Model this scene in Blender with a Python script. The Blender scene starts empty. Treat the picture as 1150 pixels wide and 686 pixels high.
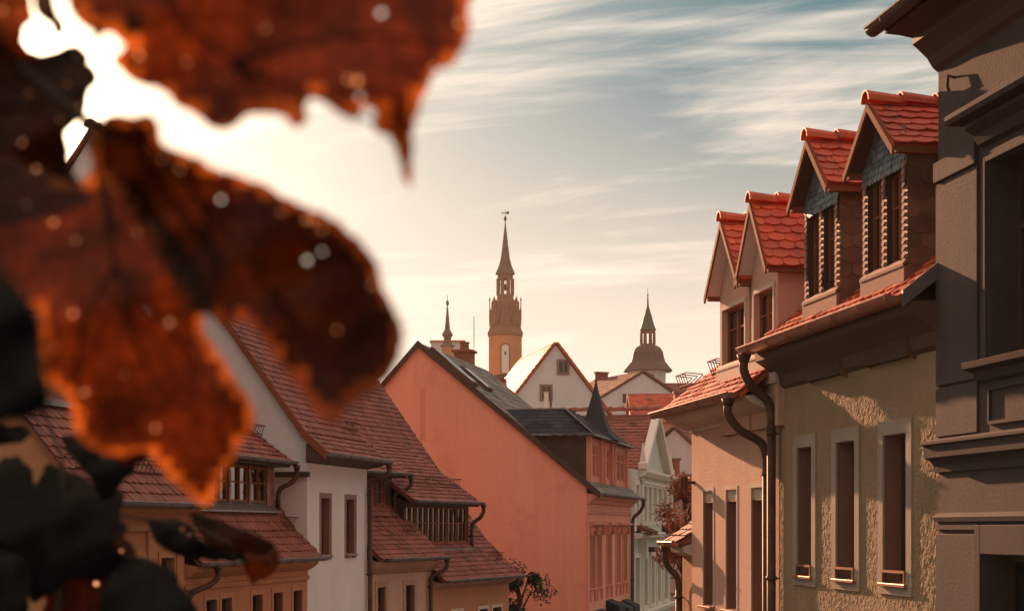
import bpy, bmesh, math, random
from mathutils import Vector, Matrix
from mathutils.geometry import delaunay_2d_cdt
random.seed(11)
R = math.radians
scene = bpy.context.scene
COL = scene.collection

# ------------------------------------------------------------------ camera, sky, sun, exposure
FPX, CX, HY, EYE = 2000.0, 575.0, 593.0, 6.0
cam_d = bpy.data.cameras.new("camera"); cam = bpy.data.objects.new("camera", cam_d); COL.objects.link(cam)
cam.location = (0, 0, EYE); cam.rotation_euler = (R(90), 0, 0)
cam_d.sensor_width = 36.0; cam_d.lens = 36.0*FPX/1150.0
cam_d.shift_y = (HY-343.0)/1150.0
cam_d.clip_start = 0.05; cam_d.clip_end = 6000
cam_d.dof.use_dof = True; cam_d.dof.focus_distance = 34.0; cam_d.dof.aperture_fstop = 7.0
scene.camera = cam

SUN_AZ, SUN_EL = R(-15.2), R(13.3)
SDIR = Vector((math.sin(SUN_AZ)*math.cos(SUN_EL), math.cos(SUN_AZ)*math.cos(SUN_EL), math.sin(SUN_EL)))
sd = bpy.data.lights.new("sun", 'SUN'); sd.energy = 5.0; sd.angle = R(0.5); sd.color = (1.0, 0.50, 0.27)
sun = bpy.data.objects.new("sun", sd); COL.objects.link(sun)
sun.rotation_euler = SDIR.to_track_quat('Z', 'Y').to_euler(); sun.location = SDIR*60

scene.view_settings.view_transform = 'Standard'; scene.view_settings.look = 'None'
scene.view_settings.gamma = 1.0; scene.view_settings.use_curve_mapping = False
scene.view_settings.exposure = 1.0
scene.cycles.max_bounces = 6; scene.cycles.diffuse_bounces = 3; scene.cycles.glossy_bounces = 2
scene.cycles.transmission_bounces = 4; scene.cycles.volume_bounces = 0; scene.cycles.transparent_max_bounces = 6
scene.cycles.caustics_reflective = False; scene.cycles.caustics_refractive = False
scene.cycles.sample_clamp_indirect = 4.0

world = bpy.data.worlds.new("World"); scene.world = world; world.use_nodes = True
CR1, CL1 = 20, (0.4, 1.1)
def build_world():
    nt = world.node_tree; N = nt.nodes; L = nt.links; N.clear()
    def node(t, **kw):
        n = N.new(t)
        for k, v in kw.items(): setattr(n, k, v)
        return n
    def math_(op, a, b=None, c=None, clamp=False):
        n = node('ShaderNodeMath', operation=op, use_clamp=clamp)
        for i, x in enumerate((a, b, c)):
            if x is None: continue
            if isinstance(x, (int, float)): n.inputs[i].default_value = x
            else: L.new(x, n.inputs[i])
        return n.outputs[0]
    def mix(f, a, b, bt='MIX'):
        n = node('ShaderNodeMix', data_type='RGBA', blend_type=bt)
        for s, x in ((n.inputs[0], f), (n.inputs[6], a), (n.inputs[7], b)):
            if isinstance(x, (int, float)): s.default_value = x
            elif isinstance(x, tuple): s.default_value = (*x, 1)
            else: L.new(x, s)
        return n.outputs[2]
    def ramp(f, pts):
        n = node('ShaderNodeMapRange', interpolation_type='SMOOTHSTEP'); L.new(f, n.inputs[0])
        n.inputs[1].default_value, n.inputs[2].default_value = pts
        return n.outputs[0]
    tc = node('ShaderNodeTexCoord').outputs['Generated']
    sky = node('ShaderNodeTexSky', sky_type='NISHITA'); sky.sun_disc = False
    sky.sun_elevation = SUN_EL; sky.sun_rotation = SUN_AZ; sky.air_density = 1.2; sky.dust_density = 2.0; sky.ozone_density = 1.0
    L.new(tc, sky.inputs[0])
    sep = node('ShaderNodeSeparateXYZ'); L.new(tc, sep.inputs[0])
    x, y, z = sep.outputs
    zz = math_('ADD', math_('MAXIMUM', z, 0.0), 0.20)
    px, py = math_('DIVIDE', x, zz), math_('DIVIDE', y, zz)
    cmb = node('ShaderNodeCombineXYZ'); L.new(px, cmb.inputs[0]); L.new(py, cmb.inputs[1])
    def cirrus(rot, sx, sy, scale, det, rough, dist, loc):
        a = node('ShaderNodeMapping'); L.new(cmb.outputs[0], a.inputs[0]); a.inputs['Rotation'].default_value = (0, 0, R(rot))
        b = node('ShaderNodeMapping'); L.new(a.outputs[0], b.inputs[0]); b.inputs['Scale'].default_value = (sx, sy, 1); b.inputs['Location'].default_value = (*loc, 0)
        n = node('ShaderNodeTexNoise'); n.inputs['Scale'].default_value = scale; n.inputs['Detail'].default_value = det
        n.inputs['Roughness'].default_value = rough; n.inputs['Distortion'].default_value = dist; L.new(b.outputs[0], n.inputs['Vector'])
        return n.outputs[0]
    n1 = cirrus(CR1, 0.75, 1.9, 1.5, 8, 0.55, 0.9, CL1); n2 = cirrus(10, 0.7, 4.5, 2.0, 9, 0.60, 1.2, (2.2, 0.7)); n3 = cirrus(30, 0.6, 3.6, 1.7, 9, 0.60, 1.6, (0.1, 5.0))
    cl = math_('ADD', math_('MULTIPLY', n1, 0.60), math_('ADD', math_('MULTIPLY', n2, 0.20), math_('MULTIPLY', n3, 0.20)))
    dot = node('ShaderNodeVectorMath', operation='DOT_PRODUCT'); L.new(tc, dot.inputs[0]); dot.inputs[1].default_value = SDIR
    d = math_('MAXIMUM', dot.outputs['Value'], 0.0)
    near = math_('POWER', d, 38.0)
    glow = math_('POWER', d, 160.0); core = math_('POWER', d, 1500.0)
    cover = ramp(math_('ADD', cl, math_('MULTIPLY', near, 0.10)), (0.488, 0.68))
    # the physical sky, with the evening's teal air, thin lit cirrus and a warm band low down
    phys = mix(1.0, sky.outputs[0], (0.012, 0.016, 0.018), 'MULTIPLY')
    teal = mix(ramp(z, (0.0, 0.27)), (1.5, 2.1, 2.0), (0.0, 0.84, 1.16))
    base = mix(1.0, phys, teal, 'ADD')
    ccol = mix(near, (5.4, 4.7, 3.9), (6.6, 5.7, 4.8))
    c1 = mix(math_('MULTIPLY', cover, 0.85), base, ccol)
    veil = math_('MULTIPLY', ramp(z, (0.34, 0.60)), 0.85)
    c1 = mix(veil, c1, (5.0, 3.8, 3.15))
    low = math_('POWER', ramp(z, (0.262, 0.01)), 1.0)
    c2 = mix(math_('MULTIPLY', low, 0.85), c1, mix(near, (7.0, 5.45, 4.25), (8.2, 6.3, 4.8)))
    wide = math_('POWER', d, 32.0)
    c2 = mix(math_('MULTIPLY', wide, 0.7), c2, (7.6, 6.3, 5.1))
    g1 = mix(1.0, c2, mix(glow, (0, 0, 0), (6.0, 4.0, 2.2)), 'ADD')
    g2 = mix(1.0, g1, mix(core, (0, 0, 0), (60, 40, 24)), 'ADD')
    bg = node('ShaderNodeBackground'); L.new(g2, bg.inputs[0]); bg.inputs[1].default_value = 0.10
    out = node('ShaderNodeOutputWorld'); L.new(bg.outputs[0], out.inputs[0])
build_world()

# ------------------------------------------------------------------ materials
def mat(name, color, rough=0.8, metal=0.0, var=0.12, vscale=1.2, bump=0.0, bscale=20.0, island=0.0, col2=None,
        streak=0.0, bdist=0.02, wave=None, brick=None, trans=None, detail=5.0, spec=0.3, patch=None):
    m = bpy.data.materials.new(name); m.use_nodes = True
    nt = m.node_tree; N = nt.nodes; L = nt.links
    b = N['Principled BSDF']; b.inputs['Roughness'].default_value = rough; b.inputs['Metallic'].default_value = metal
    b.inputs['Specular IOR Level'].default_value = spec
    tc = N.new('ShaderNodeTexCoord').outputs['Object']
    def noise(scale, det=5.0, vec=None, rough_=0.6):
        n = N.new('ShaderNodeTexNoise'); n.inputs['Scale'].default_value = scale; n.inputs['Detail'].default_value = det
        n.inputs['Roughness'].default_value = rough_
        L.new(vec if vec else tc, n.inputs['Vector']); return n.outputs[0]
    def mixc(f, a, c, bt='MIX'):
        n = N.new('ShaderNodeMix'); n.data_type = 'RGBA'; n.blend_type = bt
        for s, x in ((n.inputs[0], f), (n.inputs[6], a), (n.inputs[7], c)):
            if isinstance(x, (int, float)): s.default_value = x
            elif isinstance(x, tuple): s.default_value = (*x, 1)
            else: L.new(x, s)
        return n.outputs[2]
    def mr(f, a, c, lo=0.0, hi=1.0):
        n = N.new('ShaderNodeMapRange'); L.new(f, n.inputs[0])
        for i, x in enumerate((a, c, lo, hi)): n.inputs[i+1].default_value = x
        return n.outputs[0]
    c2 = col2 if col2 else tuple(x*(1-2.2*var) for x in color)
    col = mixc(mr(noise(vscale), 0.3, 0.7), color, c2)
    if island:
        g = N.new('ShaderNodeNewGeometry').outputs['Random Per Island']
        hsv = N.new('ShaderNodeHueSaturation'); L.new(col, hsv.inputs['Color'])
        m7 = N.new('ShaderNodeMath'); m7.operation = 'MULTIPLY'; m7.inputs[1].default_value = 91.3; L.new(g, m7.inputs[0])
        f7 = N.new('ShaderNodeMath'); f7.operation = 'FRACT'; L.new(m7.outputs[0], f7.inputs[0])
        m8 = N.new('ShaderNodeMath'); m8.operation = 'MULTIPLY'; L.new(mr(g, 0, 1, 1-island, 1+island), m8.inputs[0]); L.new(mr(f7.outputs[0], 0.03, 0.10, 0.5, 1.0), m8.inputs[1]); L.new(m8.outputs[0], hsv.inputs['Value'])
        mm = N.new('ShaderNodeMath'); mm.operation = 'MULTIPLY'; mm.inputs[1].default_value = 37.7; L.new(g, mm.inputs[0])
        fr = N.new('ShaderNodeMath'); fr.operation = 'FRACT'; L.new(mm.outputs[0], fr.inputs[0])
        L.new(mr(fr.outputs[0], 0, 1, 0.5-0.006, 0.5+0.006), hsv.inputs['Hue'])
        col = hsv.outputs[0]
    if streak:
        mp = N.new('ShaderNodeMapping'); mp.inputs['Scale'].default_value = (5, 5, 0.35); L.new(tc, mp.inputs[0])
        col = mixc(mr(noise(1.0, 6, mp.outputs[0]), 0.48, 0.78, 0, streak), col, tuple(x*0.55 for x in color))
    if patch:
        col = mixc(mr(noise(patch[1], 6), 0.56, 0.66, 0, patch[2]), col, patch[0])
    h = None
    if brick:
        bt = N.new('ShaderNodeTexBrick'); mp = N.new('ShaderNodeMapping'); mp.inputs['Rotation'].default_value = (R(90), 0, 0)
        L.new(tc, mp.inputs[0]); L.new(mp.outputs[0], bt.inputs['Vector'])
        bt.inputs['Scale'].default_value = 1.0; bt.inputs['Brick Width'].default_value = brick[0]; bt.inputs['Row Height'].default_value = brick[1]
        bt.inputs['Mortar Size'].default_value = brick[2]; bt.inputs['Color1'].default_value = (1, 1, 1, 1); bt.inputs['Color2'].default_value = (.7, .7, .7, 1)
        bt.inputs['Mortar'].default_value = (*brick[3], 1)
        col = mixc(1.0, col, bt.outputs[0], 'MULTIPLY')
    L.new(col, b.inputs['Base Color'])
    if wave:
        w = N.new('ShaderNodeTexWave'); w.bands_direction = wave[0]; w.inputs['Scale'].default_value = wave[1]
        w.inputs['Distortion'].default_value = wave[3] if len(wave) > 3 else 0.6
        L.new(tc, w.inputs['Vector']); h = w.outputs['Fac']
        col = mixc(mr(h, 0, 1, 0, wave[2]), col, tuple(x*0.5 for x in color)); L.new(col, b.inputs['Base Color'])
    if bump:
        bp = N.new('ShaderNodeBump'); bp.inputs['Strength'].default_value = bump; bp.inputs['Distance'].default_value = bdist
        L.new(noise(bscale, detail), bp.inputs['Height']); L.new(bp.outputs[0], b.inputs['Normal'])
    return m

M = {}
M['ochre'] = mat('rough_ochre_plaster', (0.37, 0.245, 0.135), 0.9, var=0.12, vscale=0.9, bump=0.6, bscale=45, bdist=0.02, streak=0.35, detail=6)
M['ochre_trim'] = mat('pale_stone_surround', (0.42, 0.32, 0.24), 0.85, bump=0.35, bscale=25, bdist=0.01, streak=0.2)
M['peach'] = mat('peach_plaster', (0.68, 0.38, 0.26), 0.88, var=0.06, bump=0.5, bscale=30, bdist=0.02, streak=0.18)
M['peach_trim'] = mat('peach_trim', (0.70, 0.52, 0.40), 0.85, bump=0.3, bscale=30, bdist=0.01)
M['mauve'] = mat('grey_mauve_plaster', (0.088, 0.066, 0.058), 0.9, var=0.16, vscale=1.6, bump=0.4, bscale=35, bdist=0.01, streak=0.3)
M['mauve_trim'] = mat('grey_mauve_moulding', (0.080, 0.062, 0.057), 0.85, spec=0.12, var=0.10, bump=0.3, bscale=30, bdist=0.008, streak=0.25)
M['white'] = mat('white_plaster', (0.72, 0.66, 0.62), 0.88, var=0.05, vscale=0.7, bump=0.35, bscale=28, bdist=0.015, streak=0.12)
M['cream'] = mat('cream_plaster', (0.70, 0.62, 0.54), 0.88, var=0.05, bump=0.3, bscale=28, bdist=0.015, streak=0.12)
M['salmon'] = mat('salmon_plaster', (0.88, 0.35, 0.235), 0.9, var=0.08, vscale=0.22, bump=0.3, bscale=22, bdist=0.02, streak=0.22, patch=((0.66, 0.24, 0.16), 0.8, 0.45))
M['salmon_trim'] = mat('salmon_trim', (0.74, 0.27, 0.185), 0.85, var=0.06, bump=0.3, bscale=25, bdist=0.01)
M['apricot'] = mat('apricot_plaster', (0.50, 0.21, 0.095), 0.9, var=0.07, vscale=0.6, bump=0.35, bscale=24, bdist=0.015, streak=0.2)
M['apricot_trim'] = mat('apricot_trim', (0.50, 0.225, 0.11), 0.85, var=0.06, bump=0.3, bscale=24, bdist=0.01)
M['rose'] = mat('dusty_rose_plaster', (0.55, 0.33, 0.24), 0.9, var=0.08, bump=0.35, bscale=24, bdist=0.015, streak=0.25)
M['rose_trim'] = mat('dusty_rose_trim', (0.50, 0.27, 0.19), 0.85, bump=0.3, bscale=24, bdist=0.01)
M['brown_trim'] = mat('brown_stone_surround', (0.30, 0.20, 0.165), 0.85, bump=0.3, bscale=24, bdist=0.01)
M['green'] = mat('sage_plaster', (0.60, 0.59, 0.49), 0.9, var=0.06, bump=0.3, bscale=20, bdist=0.02, streak=0.15)
M['ivory'] = mat('ivory_stone_trim', (0.80, 0.70, 0.60), 0.8, var=0.05, bump=0.3, bscale=20, bdist=0.01)
M['tile_bright'] = mat('orange_red_clay_tile', (0.62, 0.085, 0.032), 0.62, island=0.16, var=0.14, vscale=3, bump=0.35, bscale=60, bdist=0.005, spec=0.45, patch=((0.13, 0.055, 0.035), 4, 0.55))
M['tile_red'] = mat('weathered_red_clay_tile', (0.285, 0.075, 0.047), 0.7, island=0.20, var=0.16, vscale=2.2, bump=0.4, bscale=50, bdist=0.006, spec=0.4, patch=((0.09, 0.045, 0.035), 3.5, 0.55))
M['tile_brown'] = mat('old_brown_clay_tile', (0.22, 0.075, 0.05), 0.75, island=0.22, var=0.16, vscale=2.0, bump=0.4, bscale=40, bdist=0.008, patch=((0.07, 0.045, 0.035), 2.5, 0.5))
M['slate'] = mat('dark_slate_shingle', (0.15, 0.17, 0.17), 0.5, island=0.45, var=0.15, vscale=4, bump=0.4, bscale=40, bdist=0.004, spec=0.5)
M['slate_brown'] = mat('brown_slate_shingle', (0.27, 0.125, 0.07), 0.6, island=0.35, var=0.2, vscale=3, bump=0.4, bscale=40, bdist=0.004, spec=0.45)
M['slate_blue'] = mat('blue_black_slate', (0.028, 0.034, 0.046), 0.75, island=0.45, var=0.15, vscale=2, bump=0.4, bscale=30, bdist=0.005, spec=0.2)
M['slate_old'] = mat('weathered_grey_roof_felt', (0.25, 0.22, 0.18), 0.8, island=0.22, var=0.2, vscale=1.1, bump=0.5, bscale=16, bdist=0.02, patch=((0.34, 0.30, 0.22), 1.8, 0.6))
M['slate_edge'] = mat('grey_slate_verge', (0.30, 0.15, 0.11), 0.85, island=0.35, bump=0.2, bscale=30, bdist=0.004, spec=0.3)
M['wood_dark'] = mat('dark_brown_wood', (0.075, 0.04, 0.028), 0.65, wave=('X', 3, 0.3, 3), bump=0.3, bscale=30, bdist=0.004)
M['wood_red'] = mat('red_brown_painted_wood', (0.25, 0.085, 0.045), 0.8, spec=0.12, var=0.1, bump=0.2, bscale=30, bdist=0.003)
M['wood_orange'] = mat('orange_stained_wood', (0.30, 0.11, 0.05), 0.85, spec=0.1, var=0.12, bump=0.2, bscale=30, bdist=0.003)
M['wood_white'] = mat('cream_painted_wood', (0.72, 0.62, 0.54), 0.5, var=0.05, bump=0.15, bscale=30, bdist=0.003)
M['jamb'] = mat('brown_painted_jamb', (0.27, 0.13, 0.085), 0.7, var=0.1, bump=0.2, bscale=20, bdist=0.004)
M['soffit'] = mat('dark_soffit_boards', (0.11, 0.062, 0.042), 0.7, var=0.1, wave=('X', 4, 0.25, 1.5), bump=0.3, bscale=25, bdist=0.005)
M['zinc'] = mat('weathered_zinc', (0.24, 0.21, 0.20), 0.45, metal=0.6, var=0.16, vscale=4, bump=0.15, bscale=12, bdist=0.004, spec=0.5)
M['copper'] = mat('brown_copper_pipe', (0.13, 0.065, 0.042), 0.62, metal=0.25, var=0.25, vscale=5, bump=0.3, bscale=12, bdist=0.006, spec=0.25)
M['copper_lit'] = mat('sunlit_copper_sheet', (0.50, 0.24, 0.15), 0.42, metal=0.75, var=0.15, vscale=4, bump=0.1, bscale=12, bdist=0.003)  # brighter copy of the copper, its sunlit look put into the colour
M['iron'] = mat('rusty_dark_iron', (0.17, 0.07, 0.045), 0.8, metal=0.0, spec=0.15, var=0.2, vscale=8)
M['glass'] = mat('dark_window_glass', (0.016, 0.015, 0.014), 0.08, var=0.1, bump=0.12, bscale=3, bdist=0.01, spec=0.4)
M['blind'] = mat('cream_blind', (0.75, 0.62, 0.46), 0.6, var=0.05)
M['brick'] = mat('red_brick', (0.40, 0.11, 0.06), 0.85, brick=(0.26, 0.10, 0.014, (0.9, 1.3, 1.4)), bump=0.4, bscale=30, bdist=0.006)
M['verdigris'] = mat('green_copper_cladding', (0.07, 0.11, 0.08), 0.6, metal=0.0, var=0.15, vscale=1.0, bump=0.2, bscale=6, bdist=0.01)
M['dome_roof'] = mat('brown_dome_sheet', (0.12, 0.07, 0.055), 0.6, metal=0.0, var=0.12, vscale=0.8, bump=0.2, bscale=5, bdist=0.02)
M['tower_plaster'] = mat('orange_tower_plaster', (0.60, 0.22, 0.09), 0.9, var=0.08, vscale=0.4, bump=0.3, bscale=8, bdist=0.03, streak=0.15)
M['tower_stone'] = mat('brown_tower_stone', (0.27, 0.115, 0.065), 0.85, var=0.16, vscale=0.6, bump=0.4, bscale=6, bdist=0.04)
M['ground'] = mat('earth_and_grass_ground', (0.09, 0.085, 0.06), 0.95, var=0.2, vscale=0.05, bump=0.5, bscale=2, bdist=0.05)
M['cobble'] = mat('grey_cobbles', (0.13, 0.12, 0.11), 0.8, var=0.15, vscale=1, bump=0.8, bscale=9, bdist=0.03)
M['paving'] = mat('stone_pavement', (0.24, 0.22, 0.20), 0.8, var=0.12, vscale=1, brick=(0.5, 0.5, 0.012, (0.4, 0.4, 0.4)), bump=0.3, bscale=12, bdist=0.01)
M['bark'] = mat('bark', (0.07, 0.045, 0.03), 0.9, var=0.2, vscale=5, bump=0.6, bscale=20, bdist=0.01)
M['leaf_dark'] = mat('dark_green_leaf', (0.035, 0.045, 0.025), 0.6, island=0.5, var=0.2)
M['leaf_autumn'] = mat('orange_autumn_leaf', (0.42, 0.10, 0.03), 0.6, island=0.4, var=0.2)
M['awning'] = mat('black_awning_cloth', (0.025, 0.022, 0.022), 0.8, var=0.1)

def leaf_mat(name, refl, tran, tfac):
    m = bpy.data.materials.new(name); m.use_nodes = True
    nt = m.node_tree; N = nt.nodes; L = nt.links; N.clear()
    tc = N.new('ShaderNodeTexCoord').outputs['Object']
    ns = N.new('ShaderNodeTexNoise'); ns.inputs['Scale'].default_value = 22; ns.inputs['Detail'].default_value = 4; L.new(tc, ns.inputs['Vector'])
    vo = N.new('ShaderNodeTexVoronoi'); vo.feature = 'DISTANCE_TO_EDGE'; vo.inputs['Scale'].default_value = 75; L.new(tc, vo.inputs['Vector'])
    def mr(f, a, b, lo, hi):
        n = N.new('ShaderNodeMapRange'); L.new(f, n.inputs[0])
        for i, x in enumerate((a, b, lo, hi)): n.inputs[i+1].default_value = x
        return n.outputs[0]
    v = N.new('ShaderNodeMath'); v.operation = 'MULTIPLY'
    L.new(mr(ns.outputs[0], 0.3, 0.72, 0.55, 1.3), v.inputs[0]); L.new(mr(vo.outputs[0], 0.0, 0.12, 0.55, 1.0), v.inputs[1])
    def tint(c):
        h = N.new('ShaderNodeHueSaturation'); h.inputs['Color'].default_value = (*c, 1); L.new(v.outputs[0], h.inputs['Value']); return h.outputs[0]
    di = N.new('ShaderNodeBsdfDiffuse'); L.new(tint(refl), di.inputs[0])
    tr = N.new('ShaderNodeBsdfTranslucent'); L.new(tint(tran), tr.inputs[0])
    gl = N.new('ShaderNodeBsdfGlossy'); gl.inputs['Roughness'].default_value = 0.45; gl.inputs[0].default_value = (0.5, 0.4, 0.35, 1)
    m1 = N.new('ShaderNodeMixShader'); m1.inputs[0].default_value = tfac; L.new(di.outputs[0], m1.inputs[1]); L.new(tr.outputs[0], m1.inputs[2])
    m2 = N.new('ShaderNodeMixShader'); m2.inputs[0].default_value = 0.03; L.new(m1.outputs[0], m2.inputs[1]); L.new(gl.outputs[0], m2.inputs[2])
    o = N.new('ShaderNodeOutputMaterial'); L.new(m2.outputs[0], o.inputs[0])
    return m
M['vine_red'] = leaf_mat('russet_vine_leaf', (0.07, 0.025, 0.014), (0.31, 0.128, 0.055), 0.74)
M['vine_brown'] = leaf_mat('brown_vine_leaf', (0.06, 0.025, 0.014), (0.215, 0.092, 0.042), 0.72)
M['vine_gold'] = leaf_mat('gold_vine_leaf', (0.08, 0.04, 0.012), (0.45, 0.20, 0.03), 0.7)
M['backlit_rim'] = leaf_mat('painted_backlit_leaf_rim', (0.12, 0.05, 0.02), (0.66, 0.33, 0.12), 0.8)  # backlit glow along the leaf edge, put into the colour
M['painted_sun_spot'] = leaf_mat('leaf_with_painted_sun_spot', (0.5, 0.3, 0.15), (1.0, 0.85, 0.70), 0.97)  # pale spots painted as discs of sunlight coming through the leaf
M['vine_shaded'] = leaf_mat('shaded_vine_leaf', (0.016, 0.016, 0.011), (0.035, 0.022, 0.008), 0.4)  # leaves out of the sun, their shade put into the colour
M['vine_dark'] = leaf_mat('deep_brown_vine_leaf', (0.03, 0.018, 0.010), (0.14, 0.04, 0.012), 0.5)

# ------------------------------------------------------------------ helpers
def V(*a): return Vector(a)
class MB:
    def __init__(s): s.v = []; s.f = []
    def add(s, vs, fs):
        b = len(s.v); s.v.extend([tuple(x) for x in vs]); s.f.extend([tuple(i+b for i in f) for f in fs])
        return s
    def quad(s, a, b, c, d): return s.add([a, b, c, d], [(0, 1, 2, 3)])
    def poly(s, pts): return s.add(pts, [tuple(range(len(pts)))])
    def box(s, x0, x1, y0, y1, z0, z1):
        vs = [(x0,y0,z0),(x1,y0,z0),(x1,y1,z0),(x0,y1,z0),(x0,y0,z1),(x1,y0,z1),(x1,y1,z1),(x0,y1,z1)]
        return s.add(vs, [(0,3,2,1),(4,5,6,7),(0,1,5,4),(1,2,6,5),(2,3,7,6),(3,0,4,7)])
    def prism(s, pts, off):
        n = len(pts); off = Vector(off); a = [Vector(p) for p in pts]; b = [p+off for p in a]
        fs = [tuple(range(n))[::-1], tuple(range(n, 2*n))]+[(i, (i+1) % n, n+(i+1) % n, n+i) for i in range(n)]
        return s.add(a+b, fs)
    def tube(s, path, r, n=8, cap=True):
        P = [Vector(p) for p in path]; rs = r if isinstance(r, (list, tuple)) else [r]*len(P)
        vs = []; up = None
        for i, p in enumerate(P):
            t = (P[min(i+1, len(P)-1)]-P[max(i-1, 0)]).normalized()
            if up is None: up = t.orthogonal().normalized()
            up = (up - t*up.dot(t)); up = up.normalized() if up.length > 1e-6 else t.orthogonal().normalized()
            w = t.cross(up)
            for k in range(n):
                a = 2*math.pi*k/n; vs.append(p+(up*math.cos(a)+w*math.sin(a))*rs[i])
        fs = [(i*n+k, i*n+(k+1) % n, (i+1)*n+(k+1) % n, (i+1)*n+k) for i in range(len(P)-1) for k in range(n)]
        if cap: fs += [tuple(range(n))[::-1], tuple((len(P)-1)*n+k for k in range(n))]
        return s.add(vs, fs)
    def lathe(s, prof, n=8, c=(0, 0), rot=0.0, cap=True):
        vs = []
        for r, z in prof:
            for k in range(n):
                a = 2*math.pi*(k+rot)/n; vs.append((c[0]+r*math.cos(a), c[1]+r*math.sin(a), z))
        m = len(prof)
        fs = [(i*n+k, i*n+(k+1) % n, (i+1)*n+(k+1) % n, (i+1)*n+k) for i in range(m-1) for k in range(n)]
        if cap: fs += [tuple(range(n))[::-1], tuple((m-1)*n+k for k in range(n))]
        return s.add(vs, fs)
    def build(s, name, m, parent=None, smooth=False, bevel=0.0):
        me = bpy.data.meshes.new(name); me.from_pydata(s.v, [], s.f); me.materials.append(m if not isinstance(m, str) else M[m])
        if smooth:
            for p in me.polygons: p.use_smooth = True
        me.update()
        o = bpy.data.objects.new(name, me); COL.objects.link(o)
        if parent is not None: o.parent = parent
        if bevel:
            b = o.modifiers.new('bevel', 'BEVEL'); b.width = bevel; b.segments = 2; b.limit_method = 'ANGLE'
        return o
def tag(o, label, cat, group=None, kind=None):
    if label: o['label'] = label
    if cat: o['category'] = cat
    if group: o['group'] = group
    if kind: o['kind'] = kind
    return o
def thing(name, loc, rz, label, cat, group=None):
    o = bpy.data.objects.new(name, None); COL.objects.link(o); o.location = loc; o.rotation_euler = (0, 0, rz)
    o.empty_display_size = 0.3
    return tag(o, label, cat, group)
class Frame:
    """a house's own axes: x along its street front, y into the house"""
    def __init__(s, X, Y, th): s.X, s.Y, s.th, s.c, s.s = X, Y, th, math.cos(th), math.sin(th)
    def u(s, px, v=0.0):
        k = (px-CX)/FPX
        return (-s.X+k*s.Y+v*(s.s+k*s.c))/(s.c-k*s.s)
    def Yat(s, u, v=0.0): return s.Y+u*s.s+v*s.c
    def z(s, py, u, v=0.0): return EYE+(HY-py)*s.Yat(u, v)/FPX
    def us(s, pairs, v=0.0): return [tuple(sorted((s.u(a, v), s.u(b, v)))) for a, b in pairs]

def tiles(mb, o, U, Vv, Lu, Lv, w=0.2, e=0.14, t=0.022, rnd=0.035, lift=0.032, lf=None, rf=None, over=1.9, jit=0.005):
    o, U, Vv = Vector(o), Vector(U).normalized(), Vector(Vv).normalized(); Nn = U.cross(Vv).normalized()
    rows = max(1, int(math.ceil(Lv/e)))
    for j in range(rows):
        v0 = j*e
        a0 = lf(v0) if lf else 0.0; a1 = rf(v0) if rf else Lu
        top = min(v0+e*over, Lv)
        k = math.floor(a0/w)-1; off = (0.5*w if j % 2 else 0.0)
        while True:
            x0 = k*w+off; x1 = x0+w-0.006; k += 1
            if x0 >= a1: break
            x0c, x1c = max(x0, a0), min(x1, a1)
            if x1c-x0c < 0.03: continue
            dz = random.uniform(-jit, jit); sk = random.uniform(-jit, jit); sl = random.uniform(-jit, jit)
            fr = (0, .25, .5, .75, 1)
            bot = []; lip = []
            for f in fr:
                xx = x0c+(x1c-x0c)*f
                y = v0-rnd*(1-(2*f-1)**2)+sl
                h = lift+dz+sk*(2*f-1)
                bot.append(o+U*xx+Vv*y+Nn*h); lip.append(o+U*xx+Vv*y+Nn*(h-t))
            tl = o+U*x0c+Vv*top+Nn*0.004; tr = o+U*x1c+Vv*top+Nn*0.004
            vs = bot+[tr, tl]+lip
            mb.add(vs, [(0,1,2,3,4,5,6), (7,8,1,0), (8,9,2,1), (9,10,3,2), (10,11,4,3), (7,0,6), (11,5,4)])
def ridge_caps(mb, p0, p1, r=0.09, ln=0.34):
    p0, p1 = Vector(p0), Vector(p1); d = p1-p0; n = max(1, round(d.length/ln)); t = d.normalized()
    w = t.cross(Vector((0, 0, 1))).normalized(); up = w.cross(t)
    for i in range(n):
        a = p0+d*(i/n)-t*0.02; b = p0+d*((i+1)/n)+t*0.03
        vs = []
        for (p, rr, up_) in ((a, r*1.18, 0.02), (b, r*0.92, 0.0)):
            for k in range(7):
                an = math.pi*k/6; vs.append(p+w*math.cos(an)*rr+up*(math.sin(an)*rr+up_-r*0.35))
            for k in range(7):
                an = math.pi*k/6; vs.append(p+w*math.cos(an)*rr*0.85+up*(math.sin(an)*rr*0.85+up_-r*0.35))
        fs = [(k, k+1, 14+k+1, 14+k) for k in range(6)]+[(7+k, 7+k+1, k+1, k) for k in range(6)]+[(14+k, 14+k+1, 21+k+1, 21+k) for k in range(6)]
        mb.add(vs, fs)
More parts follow.
